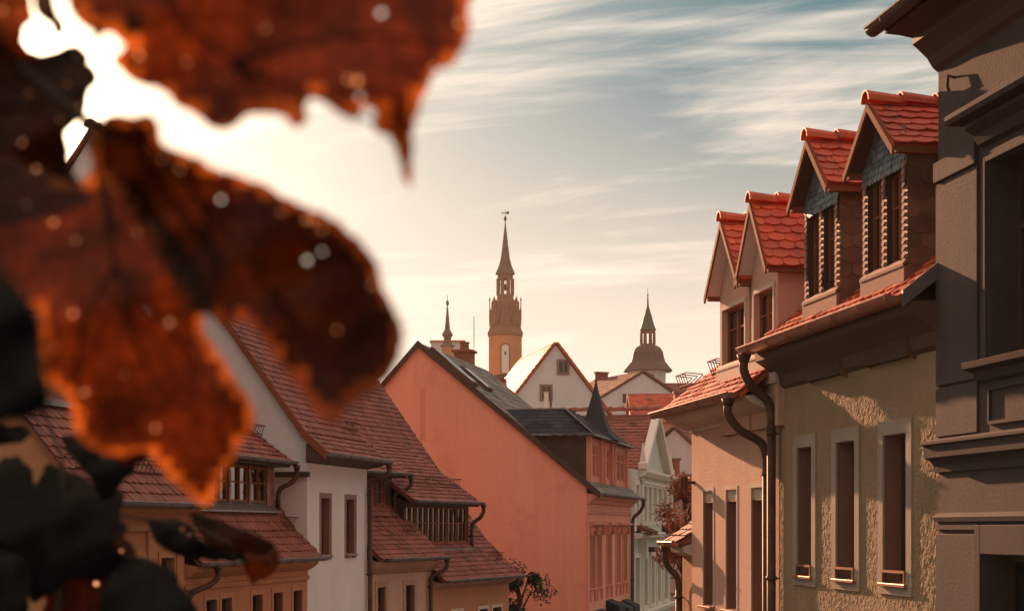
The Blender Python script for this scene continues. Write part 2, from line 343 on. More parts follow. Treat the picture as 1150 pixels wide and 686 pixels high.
def gutter(mb, u0, u1, v, z, r=0.07, n=8, t=0.008):
    vs = []
    for u in (u0, u1):
        for rr in (r, r-t):
            for k in range(n+1):
                a = math.pi+math.pi*k/n; vs.append((u, v+rr*math.cos(a), z+rr*math.sin(a)))
    m = n+1; fs = []
    for k in range(n):
        fs += [(k, k+1, 2*m+k+1, 2*m+k), (m+k, 3*m+k, 3*m+k+1, m+k+1), (k, m+k, m+k+1, k+1), (2*m+k, 2*m+k+1, 3*m+k+1, 3*m+k)]
    fs += [(0, 2*m, 3*m, m), (n, m+n, 3*m+n, 2*m+n)]
    mb.add(vs, fs)
    mb.tube([(u0, v-r, z+0.004), (u1, v-r, z+0.004)], 0.012, 6)
    for u in (u0, u1):
        mb.poly([(u, v+(r-t*0.5)*math.cos(math.pi+math.pi*k/n), z+(r-t*0.5)*math.sin(math.pi+math.pi*k/n)) for k in range(n+1)])
    k = 0
    while u0+0.4+k*0.75 < u1:
        uu = u0+0.4+k*0.75; k += 1
        mb.tube([(uu, v+(r+0.006)*math.cos(math.pi+math.pi*q/6), z+(r+0.006)*math.sin(math.pi+math.pi*q/6)) for q in range(7)], 0.009, 4)
def smooth_path(P, n=5):
    P = [Vector(p) for p in P]; out = []
    for i in range(len(P)-1):
        a, b, c, d = P[max(i-1, 0)], P[i], P[i+1], P[min(i+2, len(P)-1)]
        for k in range(n):
            t = k/n
            out.append(0.5*((2*b)+(c-a)*t+(2*a-5*b+4*c-d)*t*t+(3*b-a-3*c+d)*t*t*t))
    return out+[P[-1]]
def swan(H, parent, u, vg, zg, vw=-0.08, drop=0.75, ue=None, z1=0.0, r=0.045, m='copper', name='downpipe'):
    ue = u if ue is None else ue
    mb = MB(); mb.tube([(u, vg, zg-0.03), (u, vg, zg-0.12)], [r*1.7, r*1.05], 10)
    p = smooth_path([(u, vg, zg-0.10), (u, vg, zg-0.22), (u+(ue-u)*0.25, vg+(vw-vg)*0.3, zg-0.22-drop*0.3), (u+(ue-u)*0.8, vg+(vw-vg)*0.85, zg-0.22-drop*0.55), (ue, vw, zg-0.22-drop*0.85), (ue, vw, zg-0.22-drop)], 5)
    mb.tube(p, r, 10, cap=False); mb.tube([(ue, vw, zg-0.22-drop), (ue, vw, z1)], r, 10)
    zz = zg-0.3-drop
    while zz > z1+0.2:
        mb.tube([(ue, vw, zz), (ue, vw, zz-0.05)], r*1.22, 10); mb.box(ue-0.012, ue+0.012, vw, vw+0.09, zz-0.035, zz-0.015); zz -= 1.7
    o = mb.build(name, m, parent, smooth=True); 
    return o
def extrude(mb, prof, u0, u1):
    """profile of (v, z) points swept along the front"""
    return mb.prism([(u0, v, z) for v, z in prof], (u1-u0, 0, 0))
def wall(mb, u0, u1, z0, z1, holes, d=0.2, v=0.0):
    us = sorted({u0, u1, *[h[0] for h in holes], *[h[1] for h in holes]}); zs = sorted({z0, z1, *[h[2] for h in holes], *[h[3] for h in holes]})
    us = [x for x in us if u0 <= x <= u1]; zs = [x for x in zs if z0 <= x <= z1]
    for i in range(len(us)-1):
        for j in range(len(zs)-1):
            cu, cz = (us[i]+us[i+1])/2, (zs[j]+zs[j+1])/2
            if any(h[0] < cu < h[1] and h[2] < cz < h[3] for h in holes): continue
            mb.quad((us[i], v, zs[j]), (us[i+1], v, zs[j]), (us[i+1], v, zs[j+1]), (us[i], v, zs[j+1]))
    for a, b, c, e in holes:
        mb.quad((a, v, c), (a, v+d, c), (a, v+d, e), (a, v, e)); mb.quad((b, v, c), (b, v, e), (b, v+d, e), (b, v+d, c))
        mb.quad((a, v, e), (a, v+d, e), (b, v+d, e), (b, v, e)); mb.quad((a, v, c), (b, v, c), (b, v+d, c), (a, v+d, c))
def rough_wall(mb, u0, u1, z0, z1, holes, amp=0.0062, step=0.017):
    """roughcast front: a fine grid with trowelled ridges, left open at the holes"""
    from mathutils import noise
    def axis(a, b, cuts):
        pts = [a]; 
        for c in sorted(x for x in cuts if a < x < b)+[b]:
            n = max(1, round((c-pts[-1])/step)); p = pts[-1]; pts += [p+(c-p)*(k+1)/n for k in range(n)]
        return pts
    us, zs = axis(u0, u1, [x for h in holes for x in h[:2]]), axis(z0, z1, [x for h in holes for x in h[2:]])
    b = len(mb.v); n = len(zs)
    for x in us:
        for z in zs:
            q = Vector((x*24, z*18, 0.3)); w = Vector((noise.noise(q*0.5), noise.noise(q*0.5+Vector((9, 3, 1))), 0))*1.2
            r = 1-2*abs(noise.noise(q+w)); r2 = noise.noise(Vector((x*38, z*26, 2)))
            a = amp*(0.75+0.5*noise.noise(Vector((x*0.8, z*0.8, 7)))) ; mb.v.append((x, -a*(r-0.45)-0.003*r2, z))
    for i in range(len(us)-1):
        for j in range(n-1):
            cu, cz = (us[i]+us[i+1])/2, (zs[j]+zs[j+1])/2
            if any(h[0] < cu < h[1] and h[2] < cz < h[3] for h in holes): continue
            mb.f.append((b+i*n+j, b+(i+1)*n+j, b+(i+1)*n+j+1, b+i*n+j+1))
def window(parent, a, b, c, e, v, fm='wood_dark', pm='glass', deep=False, cols=2, rows=(0.66,), fw=0.05, sill=None, surround=None, sm=None, rail=False, lining=None):
    """casement in the hole a..b x c..e; the pane, sill and surround are its own pieces"""
    mb = MB(); y0, y1 = v-0.03, v+0.03
    mb.box(a, a+fw, y0, y1, c, e); mb.box(b-fw, b, y0, y1, c, e); mb.box(a+fw, b-fw, y0, y1, e-fw, e); mb.box(a+fw, b-fw, y0, y1, c, c+fw)
    for k in range(1, cols):
        x = a+(b-a)*k/cols; mb.box(x-fw*0.6, x+fw*0.6, y0-0.012, y1+0.002, c+fw, e-fw)
    for f in rows:
        z = c+(e-c)*f
        for k in range(cols):
            xa, xb = a+(b-a)*k/cols+fw*0.6, a+(b-a)*(k+1)/cols-fw*0.6
            mb.box(xa, xb, y0+0.004, y1-0.004, z-fw*0.35, z+fw*0.35)
    w = mb.build('window', fm, parent, bevel=0.004)
    up = parent if deep else w
    MB().box(a+0.01, b-0.01, v+0.004, v+0.02, c+0.01, e-0.01).build('pane', pm, up)
    if sill: MB().box(a-0.05, b+0.05, v-sill[0], v, c-0.035, c-0.002).build('sill', sill[1], up, bevel=0.005)
    if lining:
        q = MB(); dd = lining[0]; q.box(a+0.001, a+0.012, 0.01, dd, c+0.012, e-0.012); q.box(a+0.001, b-0.001, 0.01, dd, e-0.012, e-0.001); q.box(b-0.012, b-0.001, 0.01, dd, c+0.012, e-0.012); q.build('jamb_lining', lining[1], up)
    if rail:
        r = MB(); r.box(a+0.0, b-0.0, v-sill[0]+0.02, v-sill[0]+0.04, c+0.10, c+0.125)
        for x in (a+0.02, b-0.02): r.box(x-0.01, x+0.01, v-sill[0]+0.022, v-sill[0]+0.038, c-0.002, c+0.10)
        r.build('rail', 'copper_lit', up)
    if surround:
        s, p = surround; f = MB(); q = 0.0
        f.box(a-s, a, -p, 0.004, c-s*0.8, e+s); f.box(b, b+s, -p, 0.004, c-s*0.8, e+s)
        f.box(a, b, -p, 0.004, e, e+s); f.box(a, b, -p, 0.004, c-s*0.8, c-0.04)
        f.build('window_surround', sm, parent if deep else w)
    return w
def roof_front(mb, L0, L1, prof, w, e, deck=0.05, rnd=0.03, lift=0.045, skip_tiles=()):
    """tiled slopes for consecutive (v, z) points, from L0 to L1 along the front"""
    for i in range(len(prof)-1):
        a, b = Vector((0, *prof[i])), Vector((0, *prof[i+1])); d = b-a
        n = Vector((1, 0, 0)).cross(d.normalized())
        A0, A1 = V(L0, a.y, a.z), V(L1, a.y, a.z); B0, B1 = V(L0, b.y, b.z), V(L1, b.y, b.z)
        mb.prism([A0, A1, B1, B0], -n*deck)
        if i not in skip_tiles: tiles(mb, A0, (1, 0, 0), d, L1-L0, d.length, w, e, rnd=rnd, lift=lift)
def deck(mb, L0, L1, p, q, t=0.05):
    a, b = Vector((0, *p)), Vector((0, *q)); n = Vector((1, 0, 0)).cross((b-a).normalized())
    if n.z < 0: n = -n
    mb.prism([(L0, a.y, a.z), (L1, a.y, a.z), (L1, b.y, b.z), (L0, b.y, b.z)], -n*t)
def snow_guard(parent, u0, u1, v, z, pitch, h=0.17, step=0.12, m='iron', deepname='snow_guard'):
    mb = MB(); lean = V(0, -math.sin(R(20)), math.cos(R(20)))
    for hh in (0.03, h):
        p = lean*hh; mb.tube([(u0, v+p.y, z+p.z), (u1, v+p.y, z+p.z)], 0.010, 5)
    k = 0
    while u0+k*step <= u1+1e-6:
        u = u0+k*step; k += 1; p = lean*h; mb.tube([(u, v, z), (u, v+p.y, z+p.z)], 0.0065, 4)
    for u in (u0, (u0+u1)/2, u1):
        mb.tube([(u, v+lean.y*h, z+lean.z*h), (u, v+0.22*math.cos(pitch), z+0.22*math.sin(pitch)+0.03)], 0.009, 4)
        mb.tube([(u, v, z), (u, v+0.22*math.cos(pitch), z+0.22*math.sin(pitch)+0.02)], 0.009, 4)
    return mb.build(deepname, m, parent)
def shell(mb, u0, u1, D, z1, v0=0.0):
    """back wall, closing the box"""
    mb.quad((u1, D, 0), (u0, D, 0), (u0, D, z1), (u1, D, z1))
def sidewall(mb, u, pts): mb.poly([(u, v, z) for v, z in pts])

# ------------------------------------------------------------------ ground and street
def ground():
    g = MB()
    g.quad((-3000, -200, -0.15), (3000, -200, -0.15), (3000, 5000, -0.15), (-3000, 5000, -0.15))
    tag(g.build('ground', 'ground'), None, None, kind='structure')
    s = MB(); cl = [(-3.2, -5), (-1.6, 12), (-0.6, 24), (0.4, 34), (2.0, 44), (4.6, 56), (7.0, 68), (9.0, 80), (14, 100), (24, 125)]
    wl = [5.0, 3.3, 2.6, 2.2, 1.8, 1.6, 1.6, 1.6, 2, 3]
    for i in range(len(cl)-1):
        (a, b), (c, d) = cl[i], cl[i+1]
        s.quad((a-wl[i], b, -0.146), (a+wl[i], b, -0.146), (c+wl[i+1], d, -0.146), (c-wl[i+1], d, -0.146))
    tag(s.build('street', 'cobble'), None, None, kind='structure')
    p = MB()
    for sg in (-1, 1):
        for i in range(len(cl)-1):
            (a, b), (c, d) = cl[i], cl[i+1]; i0, i1 = a+sg*wl[i], c+sg*wl[i+1]; o0, o1 = i0+sg*6, i1+sg*6
            q = [(i0, b), (i1, d), (o1, d), (o0, b)]
            if sg < 0: q = q[::-1]
            p.prism([(x, y, -0.148) for x, y in q][::-1], (0, 0, 0.13))
    tag(p.build('pavement', 'paving'), None, None, kind='structure')
ground()

# ------------------------------------------------------------------ right side of the street
RT = math.atan2(-0.98894, 0.14834)
def gable_dormer(H, parent, pl, pr, vr, zb, ze, zr, style):
    """pl, pr: where the far and near tips of the front rake stand; vr: the rake's plane"""
    a, b = H.u(pl, vr), H.u(pr, vr); uc, hw = (a+b)/2, (b-a)/2-0.11; vf = vr+0.17; back = vf+3.0
    slope = (zr-ze)/(hw+0.11); zt = ze+0.11*slope-0.05; zs = ze+0.02
    slate = style == 'slate'
    wm = 'slate_brown' if slate else 'peach'
    ztop = zt if slate else zt
    # openings
    zh, zl = (ztop-0.06, zb+0.12)
    if slate: ops = [(uc-hw+0.09, uc-0.045), (uc+0.045, uc+hw-0.09)]
    else: ops = [(uc-hw+0.16, uc+hw-0.16)]; 
    if not slate: zh = ztop-0.30
    else: zh = ztop-0.20
    holes = [(p, q, zl, zh) for p, q in ops]
    mb = MB(); wall(mb, uc-hw, uc+hw, zb-0.8, ztop, holes, 0.10, vf)
    mb.poly([(uc-hw, vf, ztop), (uc+hw, vf, ztop), (uc, vf, ztop+hw*slope)])
    for u in (uc-hw, uc+hw): mb.quad((u, vf, zb-0.8), (u, back, zb-0.8), (u, back, ztop), (u, vf, ztop))
    d = mb.build('dormer', 'wood_dark' if slate else 'peach', parent)
    for p, q, c, e in holes:
        window(d, p, q, c, e, vf+0.085, 'wood_red' if slate else 'wood_orange', deep=True, cols=2, rows=(0.62,) , fw=0.035)
    if slate:
        s = MB()
        tiles(s, (uc-hw-0.03, vf, zh+0.0), (1, 0, 0), (0, 0, 1), 2*hw+0.06, ztop-zh+hw*slope, 0.088, 0.066, t=0.008, rnd=0.024, lift=0.022,
              lf=lambda v: max(0, v-(ztop-zh)+0.02)/slope, rf=lambda v: 2*hw+0.06-max(0, v-(ztop-zh)+0.02)/slope, jit=0.003)
        s.build('gable_slates', 'slate', d)
        c = MB()
        tiles(c, (uc+hw, vf, zb-0.8), (0, 1, 0), (0, 0, 1), 3.0, ztop-zb+0.8, 0.27, 0.15, t=0.01, rnd=0.05, lift=0.024, jit=0.004)
        c.build('cheek_slates', 'slate_brown', d); c = MB()
        tiles(c, (uc-hw, back, zb-0.8), (0, -1, 0), (0, 0, 1), 3.0, ztop-zb+0.8, 0.27, 0.15, t=0.01, rnd=0.05, lift=0.024, jit=0.004)
        c.build('cheek_slates', 'slate_brown', d)
        for x in (uc-hw+0.045, uc, uc+hw-0.045):   # rounded slate strips that hang over both sides of each window
            eb = MB()
            k = 0
            while zb+0.02+k*0.065 < zh:
                z = zb+0.02+k*0.065; k += 1
                vs = []
                for f in range(5):
                    an = math.pi*f/4; vs.append((x-0.048*math.cos(an), vf-0.028-0.002*math.sin(an), z-0.030*math.sin(an)))
                vs += [(x+0.045, vf-0.006, z+0.085), (x-0.045, vf-0.006, z+0.085)]
                vs += [(p[0], vf-0.004, p[2]) for p in vs[:5]]
                eb.add(vs, [(0,1,2,3,4,5,6), (7,8,1,0), (8,9,2,1), (9,10,3,2), (10,11,4,3)])
            eb.build('edge_slates', 'slate_edge', d)
    bs = MB(); bs.prism([(uc-hw-0.02, vf-0.05, zb+0.07), (uc+hw+0.02, vf-0.05, zb+0.07), (uc+hw+0.02, vf-0.002, zb+0.12), (uc-hw-0.02, vf-0.002, zb+0.12)], (0, 0, -0.03))
    bs.box(uc-hw-0.02, uc+hw+0.02, vf-0.04, vf-0.003, zb-0.30, zb+0.045); bs.build('sill', 'slate_edge' if slate else 'peach_trim', d)
    r = MB(); o = 0.11; La = back-vr; sl = math.hypot(hw+o, zr-ze)
    for sg in (1, -1):
        e0 = V(uc+sg*(hw+o), vr, ze); rg = V(uc, vr, zr); nrm = V(sg*(zr-ze), 0, hw+o).normalized()
        r.prism([e0, rg, rg+V(0, La, 0), e0+V(0, La, 0)], -nrm*0.045)
        if sg > 0: tiles(r, e0, (0, 1, 0), rg-e0, La, sl, 0.20, 0.135, t=0.018, rnd=0.03, lift=0.038)
        else: tiles(r, e0+V(0, La, 0), (0, -1, 0), rg-e0, La, sl, 0.20, 0.135, t=0.018, rnd=0.03, lift=0.038)
    r.build('roof', 'tile_bright', d)
    for sg in (1, -1):
        e0 = V(uc+sg*(hw+o-0.005), vr+0.005, ze-0.002); rg = V(uc, vr+0.005, zr-0.002); nrm = V(sg*(zr-ze), 0, hw+o).normalized()
        q = MB(); q.prism([e0-nrm*0.047, rg-nrm*0.047, rg-nrm*0.047+V(0, 0.9, 0), e0-nrm*0.047+V(0, 0.9, 0)], -nrm*0.012); q.build('soffit_boards', 'soffit' if slate else 'wood_white', d)
    rc = MB(); ridge_caps(rc, (uc, vr-0.02, zr+0.025), (uc, back, zr+0.025), 0.10, 0.36); rc.build('ridge_cap', 'tile_bright', d, smooth=False)
    bb = MB()
    for sg in (1, -1):
        e0 = V(uc+sg*(hw+o+0.01), vr-0.022, ze-0.03); rg = V(uc, vr-0.022, zr-0.0); nrm = V(sg*(zr-ze), 0, hw+o).normalized()
        bb.prism([e0, rg, rg-V(0, 0, 0.065/max(0.3, nrm.z)), e0-V(sg*0.015, 0, 0.075)], (0, 0.025, 0))
        bb.box(*sorted((uc+sg*(hw+0.004+0.03), uc+sg*(hw+o))), vr+0.02, back, ze-0.075, ze-0.02)
    bb.build('bargeboard', 'wood_orange' if slate else 'wood_red', d)
    if not slate:
        sf = MB()
        for sg in (1, -1):
            e0 = V(uc+sg*(hw+o-0.01), vr+0.01, ze-0.085); rg = V(uc, vr+0.01, zr-0.12)
            sf.quad(e0, rg, rg+V(0, 0.16, 0), e0+V(0, 0.16, 0))
        fr = MB(); p, q, c, e = holes[0]
        fr.box(p-0.05, p, vf-0.02, vf+0.004, c-0.05, e+0.05); fr.box(q, q+0.05, vf-0.02, vf+0.004, c-0.05, e+0.05); fr.box(p, q, vf-0.02, vf+0.004, e, e+0.05)
        fr.build('window_surround', 'peach_trim', d)
    return d

def ochre_house():
    H = Frame(3.155, 20.97, RT); L = 4.94
    t = thing('ochre_house', (H.X, H.Y, 0), H.th, 'ochre rough-plastered house with three narrow windows and two slate-clad dormers, in raking sun', 'house')
    ops = H.us([(896.6, 913), (940.5, 961.5), (993.5, 1019.5)]); c, e = 5.47, 6.91
    holes = [(a, b, c, e) for a, b in ops]+[(a, b, 2.6, 4.2) for a, b in ops]
    mb = MB(); wall(mb, 0, L, 0, 4.6, holes[3:], 0.24); up_ = [h for h in holes if h[2] > 5]
    for a, b, c, e in up_:
        mb.quad((a, 0.02, c), (a, 0.24, c), (a, 0.24, e), (a, 0.02, e)); mb.quad((b, 0.02, c), (b, 0.02, e), (b, 0.24, e), (b, 0.24, c))
        mb.quad((a, 0.02, e), (a, 0.24, e), (b, 0.24, e), (b, 0.02, e)); mb.quad((a, 0.02, c), (b, 0.02, c), (b, 0.24, c), (a, 0.24, c))
    rough_wall(mb, 0, L, 4.6, 8.02, up_)
    pitch = math.tan(R(38)); ze = 8.09; ve = -0.36; vr = 3.9; zr = ze+(vr-ve)*pitch
    for u in (0, L): sidewall(mb, u, [(0, 0), (8, 0), (8, 8.0), (vr, zr-0.1), (0, 8.05)])
    shell(mb, 0, L, 8, 8.0); mb.build('wall', 'ochre', t)
    for a, b, c_, e_ in holes:
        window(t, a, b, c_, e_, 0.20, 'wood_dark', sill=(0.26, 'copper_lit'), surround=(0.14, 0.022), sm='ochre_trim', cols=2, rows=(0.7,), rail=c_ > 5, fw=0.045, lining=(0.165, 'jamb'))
    r = MB(); roof_front(r, 0.0, L-0.02, [(ve-0.03, ze-0.02), (vr, zr)], 0.19, 0.145, rnd=0.035, lift=0.04)
    deck(r, 0, L, (vr, zr), (8.3, zr-(8.3-vr)*pitch)); ro = r.build('roof', 'tile_bright', t)
    f = MB(); extrude(f, [(0.0, 7.62), (-0.05, 7.66), (-0.07, 7.78), (-0.16, 7.86), (-0.30, 7.95), (-0.31, 8.05), (0.0, 8.06)], 0.002, L-0.002)
    f.build('eaves_cornice', 'soffit', t, bevel=0.004)
    vb = MB()   # grey board at the near verge
    vb.prism([(L-0.015, ve-0.02, ze-0.10), (L-0.015, vr, zr-0.10), (L-0.015, vr, zr+0.06), (L-0.015, ve-0.02, ze+0.05)], (0.03, 0, 0)); vb.build('verge_board', 'zinc', t)
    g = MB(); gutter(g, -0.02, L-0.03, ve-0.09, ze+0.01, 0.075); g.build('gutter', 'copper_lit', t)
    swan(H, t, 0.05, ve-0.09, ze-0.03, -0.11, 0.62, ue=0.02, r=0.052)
    gable_dormer(H, t, 885.5, 929, -0.25, 8.42, 9.58, 10.18, 'slate')
    gable_dormer(H, t, 948.7, 1004, -0.25, 8.42, 9.58, 10.12, 'slate')
    for pa, pb, vv in ((1012, 1046, 0.25), (928, 946, 0.05)):
        a, b = sorted((H.u(pa, vv), H.u(pb, vv))); b = min(b, L-0.1)
        snow_guard(ro, a, b, vv, ze+(vv-ve)*pitch+0.05, R(38), 0.2, 0.13)
    return t
ochre_house()

def peach_house():
    H = Frame(3.3-0.15*5.1-0.002, 25.1, RT); L = 4.16
    t = thing('peach_house', (H.X, H.Y, 0), H.th, 'peach plastered house with deep coved eaves and two cream gabled dormers beside the ochre house', 'house')
    ops = H.us([(790, 801), (815.5, 827.5), (844, 858.5)]); c, e = 4.95, 6.50
    holes = [(a, b, c, e) for a, b in ops]+[(a, b, 2.0, 3.7) for a, b in ops]
    mb = MB(); wall(mb, 0, L-0.01, 0, 7.4, holes, 0.22)
    pitch = math.tan(R(38)); ze = 7.60; ve = -0.46; vr = 3.9; zr = ze+(vr-ve)*pitch
    for u in (0, L-0.01): sidewall(mb, u, [(0, 0), (8, 0), (8, 7.5), (vr, zr-0.1), (0, 7.8)])
    shell(mb, 0, L, 8, 7.5); mb.build('wall', 'peach', t)
    for a, b, c_, e_ in holes:
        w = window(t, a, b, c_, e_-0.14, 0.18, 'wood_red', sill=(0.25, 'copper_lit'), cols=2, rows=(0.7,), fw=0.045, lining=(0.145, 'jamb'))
        MB().box(a+0.002, b-0.002, 0.03, 0.2, e_-0.14, e_-0.002).build('shutter_box', 'peach_trim', w)
        s = MB(); s.box(a-0.05, a-0.002, -0.008, 0.0, c_, e_+0.05); s.box(b+0.002, b+0.05, -0.008, 0.0, c_, e_+0.05); s.box(a-0.002, b+0.002, -0.008, 0.0, e_+0.002, e_+0.05)
        s.build('window_surround', 'peach_trim', w)
    r = MB(); roof_front(r, -0.02, L-0.03, [(ve-0.03, ze-0.02), (vr, zr)], 0.19, 0.145, rnd=0.035, lift=0.04)
    deck(r, 0, L-0.03, (vr, zr), (8.3, zr-(8.3-vr)*pitch)); ro = r.build('roof', 'tile_bright', t)
    f = MB(); extrude(f, [(0.0, 7.34), (-0.03, 7.34), (-0.04, 7.38), (-0.12, 7.40), (-0.24, 7.44), (-0.36, 7.50), (-0.42, 7.56), (0.0, 7.60)], 0.0, L-0.02)
    f.build('eaves_cove', 'peach_trim', t)
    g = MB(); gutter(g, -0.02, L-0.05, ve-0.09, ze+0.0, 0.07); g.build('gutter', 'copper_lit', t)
    swan(H, t, L-0.25, ve-0.09, ze-0.03, -0.09, 0.60, ue=L-0.22, r=0.05)
    gable_dormer(H, t, 792, 829, -0.25, 8.0, 9.05, 9.90, 'cream')
    gable_dormer(H, t, 826, 861, -0.25, 8.0, 9.05, 9.90, 'cream')
    for pa, pb, vv in ((866, 880, 0.3), (764, 776, 0.0), (800, 811, 0.1)):
        a, b = sorted((H.u(pa, vv), H.u(pb, vv)))
        snow_guard(ro, a, b, vv, ze+(vv-ve)*pitch+0.05, R(38), 0.2, 0.13)
    lamp = MB(); lamp.box(0.12, 0.2, -0.16, 0.0, 6.62, 6.66); lamp.tube([(0.16, -0.15, 6.72), (0.16, -0.15, 6.5)], 0.05, 8); lamp.build('wall_lamp', 'iron', t)
    return t
peach_house()

def near_house():
    Y0 = 16.1; H = Frame(3.3-0.15*(Y0-20)-0.03, Y0, RT); L = 7.0
    t = thing('mauve_house', (H.X, H.Y, 0), H.th, 'grey-mauve town house with moulded cornices and a tall hooded window at the right edge', 'house')
    wu0 = H.u(1113.5); wu1 = wu0+1.15
    wins = [(wu0, wu1, 7.41, 9.06), (wu0+2.4, wu1+2.4, 7.41, 9.06)]
    door = (H.u(1104), H.u(1104)+1.6, 0.0, 5.78)
    holes = wins+[(door[0], door[1], 3.3, 5.78), (door[0]+2.6, door[1]+2.4, 3.3, 5.78)]
    mb = MB(); wall(mb, 0, L, 0, 10.2, holes, 0.30)
    for u in (0, L): sidewall(mb, u, [(0, 0), (9, 0), (9, 10.2), (4.5, 13.2), (0, 10.3)])
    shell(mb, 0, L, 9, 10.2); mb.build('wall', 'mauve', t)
    for i, (a, b, c, e) in enumerate(holes):
        w = window(t, a, b, c, e, 0.26, 'wood_dark', cols=2, rows=(0.68,), fw=0.06)
        s = MB()
        if i < 2:
            for (o, p) in ((0.10, 0.035), (0.055, 0.055)):
                s.box(a-o, a-o+0.045, -p, 0.003, c-0.02, e+o); s.box(b+o-0.045, b+o, -p, 0.003, c-0.02, e+o); s.box(a-o+0.045, b+o-0.045, -p, 0.003, e+o-0.045, e+o)
            s.box(a-0.012, a-0.001, -0.02, 0.10, c, e)
        else:
            s.box(a-0.12, a-0.002, -0.03, 0.003, 0, e+0.25); s.box(b+0.002, b+0.12, -0.03, 0.003, 0, e+0.25); s.box(a-0.002, b+0.002, -0.03, 0.003, e+0.002, e+0.25)
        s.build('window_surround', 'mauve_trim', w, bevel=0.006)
        if i < 2:
            k = MB()
            extrude(k, [(0, 9.22), (-0.06, 9.24), (-0.09, 9.32), (-0.18, 9.37), (-0.19, 9.40), (0, 9.41)], a-0.16, b+0.16)
            extrude(k, [(0, 9.412), (-0.30, 9.412), (-0.32, 9.45), (-0.32, 9.49), (0, 9.53)], a-0.24, b+0.24)
            k.build('window_hood', 'mauve_trim', w, bevel=0.004)
            q = MB(); extrude(q, [(0, 7.23), (-0.05, 7.25), (-0.08, 7.32), (-0.17, 7.345), (-0.18, 7.40), (0, 7.407)], a-0.22, b+0.22); q.build('sill', 'mauve_trim', w, bevel=0.004)
            pn = MB()
            za, zb2 = 6.87, 7.19
            pn.box(a-0.02, b+0.02, -0.03, 0.002, zb2-0.03, zb2); pn.box(a-0.02, b+0.02, -0.03, 0.002, za, za+0.03)
            pn.box(a-0.02, a+0.01, -0.03, 0.002, za+0.03, zb2-0.03); pn.box(b-0.01, b+0.02, -0.03, 0.002, za+0.03, zb2-0.03)
            pn.build('apron_panel', 'mauve_trim', w)
    c = MB()
    extrude(c, [(0, 6.50), (-0.03, 6.50), (-0.04, 6.56), (-0.07, 6.60), (-0.13, 6.63), (-0.14, 6.735), (-0.17, 6.745), (-0.17, 6.775), (0, 6.81)], -0.02, L)
    c.build('string_course', 'mauve_trim', t, bevel=0.004)
    c2 = MB(); extrude(c2, [(0, 6.05), (-0.04, 6.06), (-0.05, 6.10), (-0.02, 6.13), (0, 6.14)], -0.01, L); c2.build('string_course', 'mauve_trim', t)
    p = MB()
    pe = H.u(1100)
    for z0, z1 in ((0.0, 5.95), (5.985, 6.048), (6.82, 7.25), (7.28, 9.10), (9.11, 9.29)):
        pr = 0.05 if z0 > 9.105 else 0.025
        p.box(-0.008, pe, -pr, 0.002, z0, z1)
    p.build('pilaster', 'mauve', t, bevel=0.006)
    pu = wu1+0.35; q = MB(); q.box(pu, pu+0.5, -0.025, 0.002, 6.82, 9.29); q.build('pilaster', 'mauve', t, bevel=0.006)
    h = MB(); h.tube([(0.35, 0.01, 9.98), (0.35, -0.05, 10.0), (0.35, -0.06, 9.9), (0.35, -0.04, 9.86)], 0.016, 6); h.build('wall_hook', 'iron', t)
    ev = MB(); extrude(ev, [(0, 10.12), (-0.05, 10.16), (-0.10, 10.24), (-0.20, 10.33), (-0.24, 10.36), (-0.24, 10.42), (-0.36, 10.44), (-0.50, 10.45), (-0.50, 10.53), (0, 10.55)], -0.02, L)
    ev.build('eaves_cornice', 'soffit', t, bevel=0.004)
    r = MB(); roof_front(r, -0.08, L, [(-0.58, 10.50), (4.5, 10.50+5.08*math.tan(R(33)))], 0.22, 0.16, rnd=0.0, lift=0.04)
    deck(r, -0.08, L, (4.5, 10.5+5.08*0.649), (9.3, 10.7)); r.build('roof', 'tile_brown', t)
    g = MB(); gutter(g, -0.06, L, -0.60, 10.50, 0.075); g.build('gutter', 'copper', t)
    return t
near_house()

def garden_shed():
    """low house after the peach one"""
    X, Y = 3.3-0.15*5.85+0.05, 25.85
    H = Frame(X, Y, RT); L = 0.74
    t = thing('low_annex', (H.X, H.Y, 0), H.th, 'low orange plastered annex with a curved downpipe just beyond the peach house', 'house')
    mb = MB(); mb.box(0, L, 0.0, 3.5, 0, 5.6); mb.build('wall', 'apricot', t)
    r = MB(); roof_front(r, -0.1, L, [(-0.22, 5.80), (1.8, 7.2)], 0.2, 0.15); deck(r, -0.1, L, (1.8, 7.2), (3.7, 5.8)); r.build('roof', 'tile_red', t)
    f = MB(); extrude(f, [(0, 5.6), (-0.15, 5.66), (-0.18, 5.74), (0, 5.80)], -0.05, L); f.build('eaves_cornice', 'peach_trim', t)
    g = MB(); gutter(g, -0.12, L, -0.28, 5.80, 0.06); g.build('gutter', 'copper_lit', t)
    swan(H, t, 0.1, -0.28, 5.78, -0.08, 0.45, r=0.045)
garden_shed()

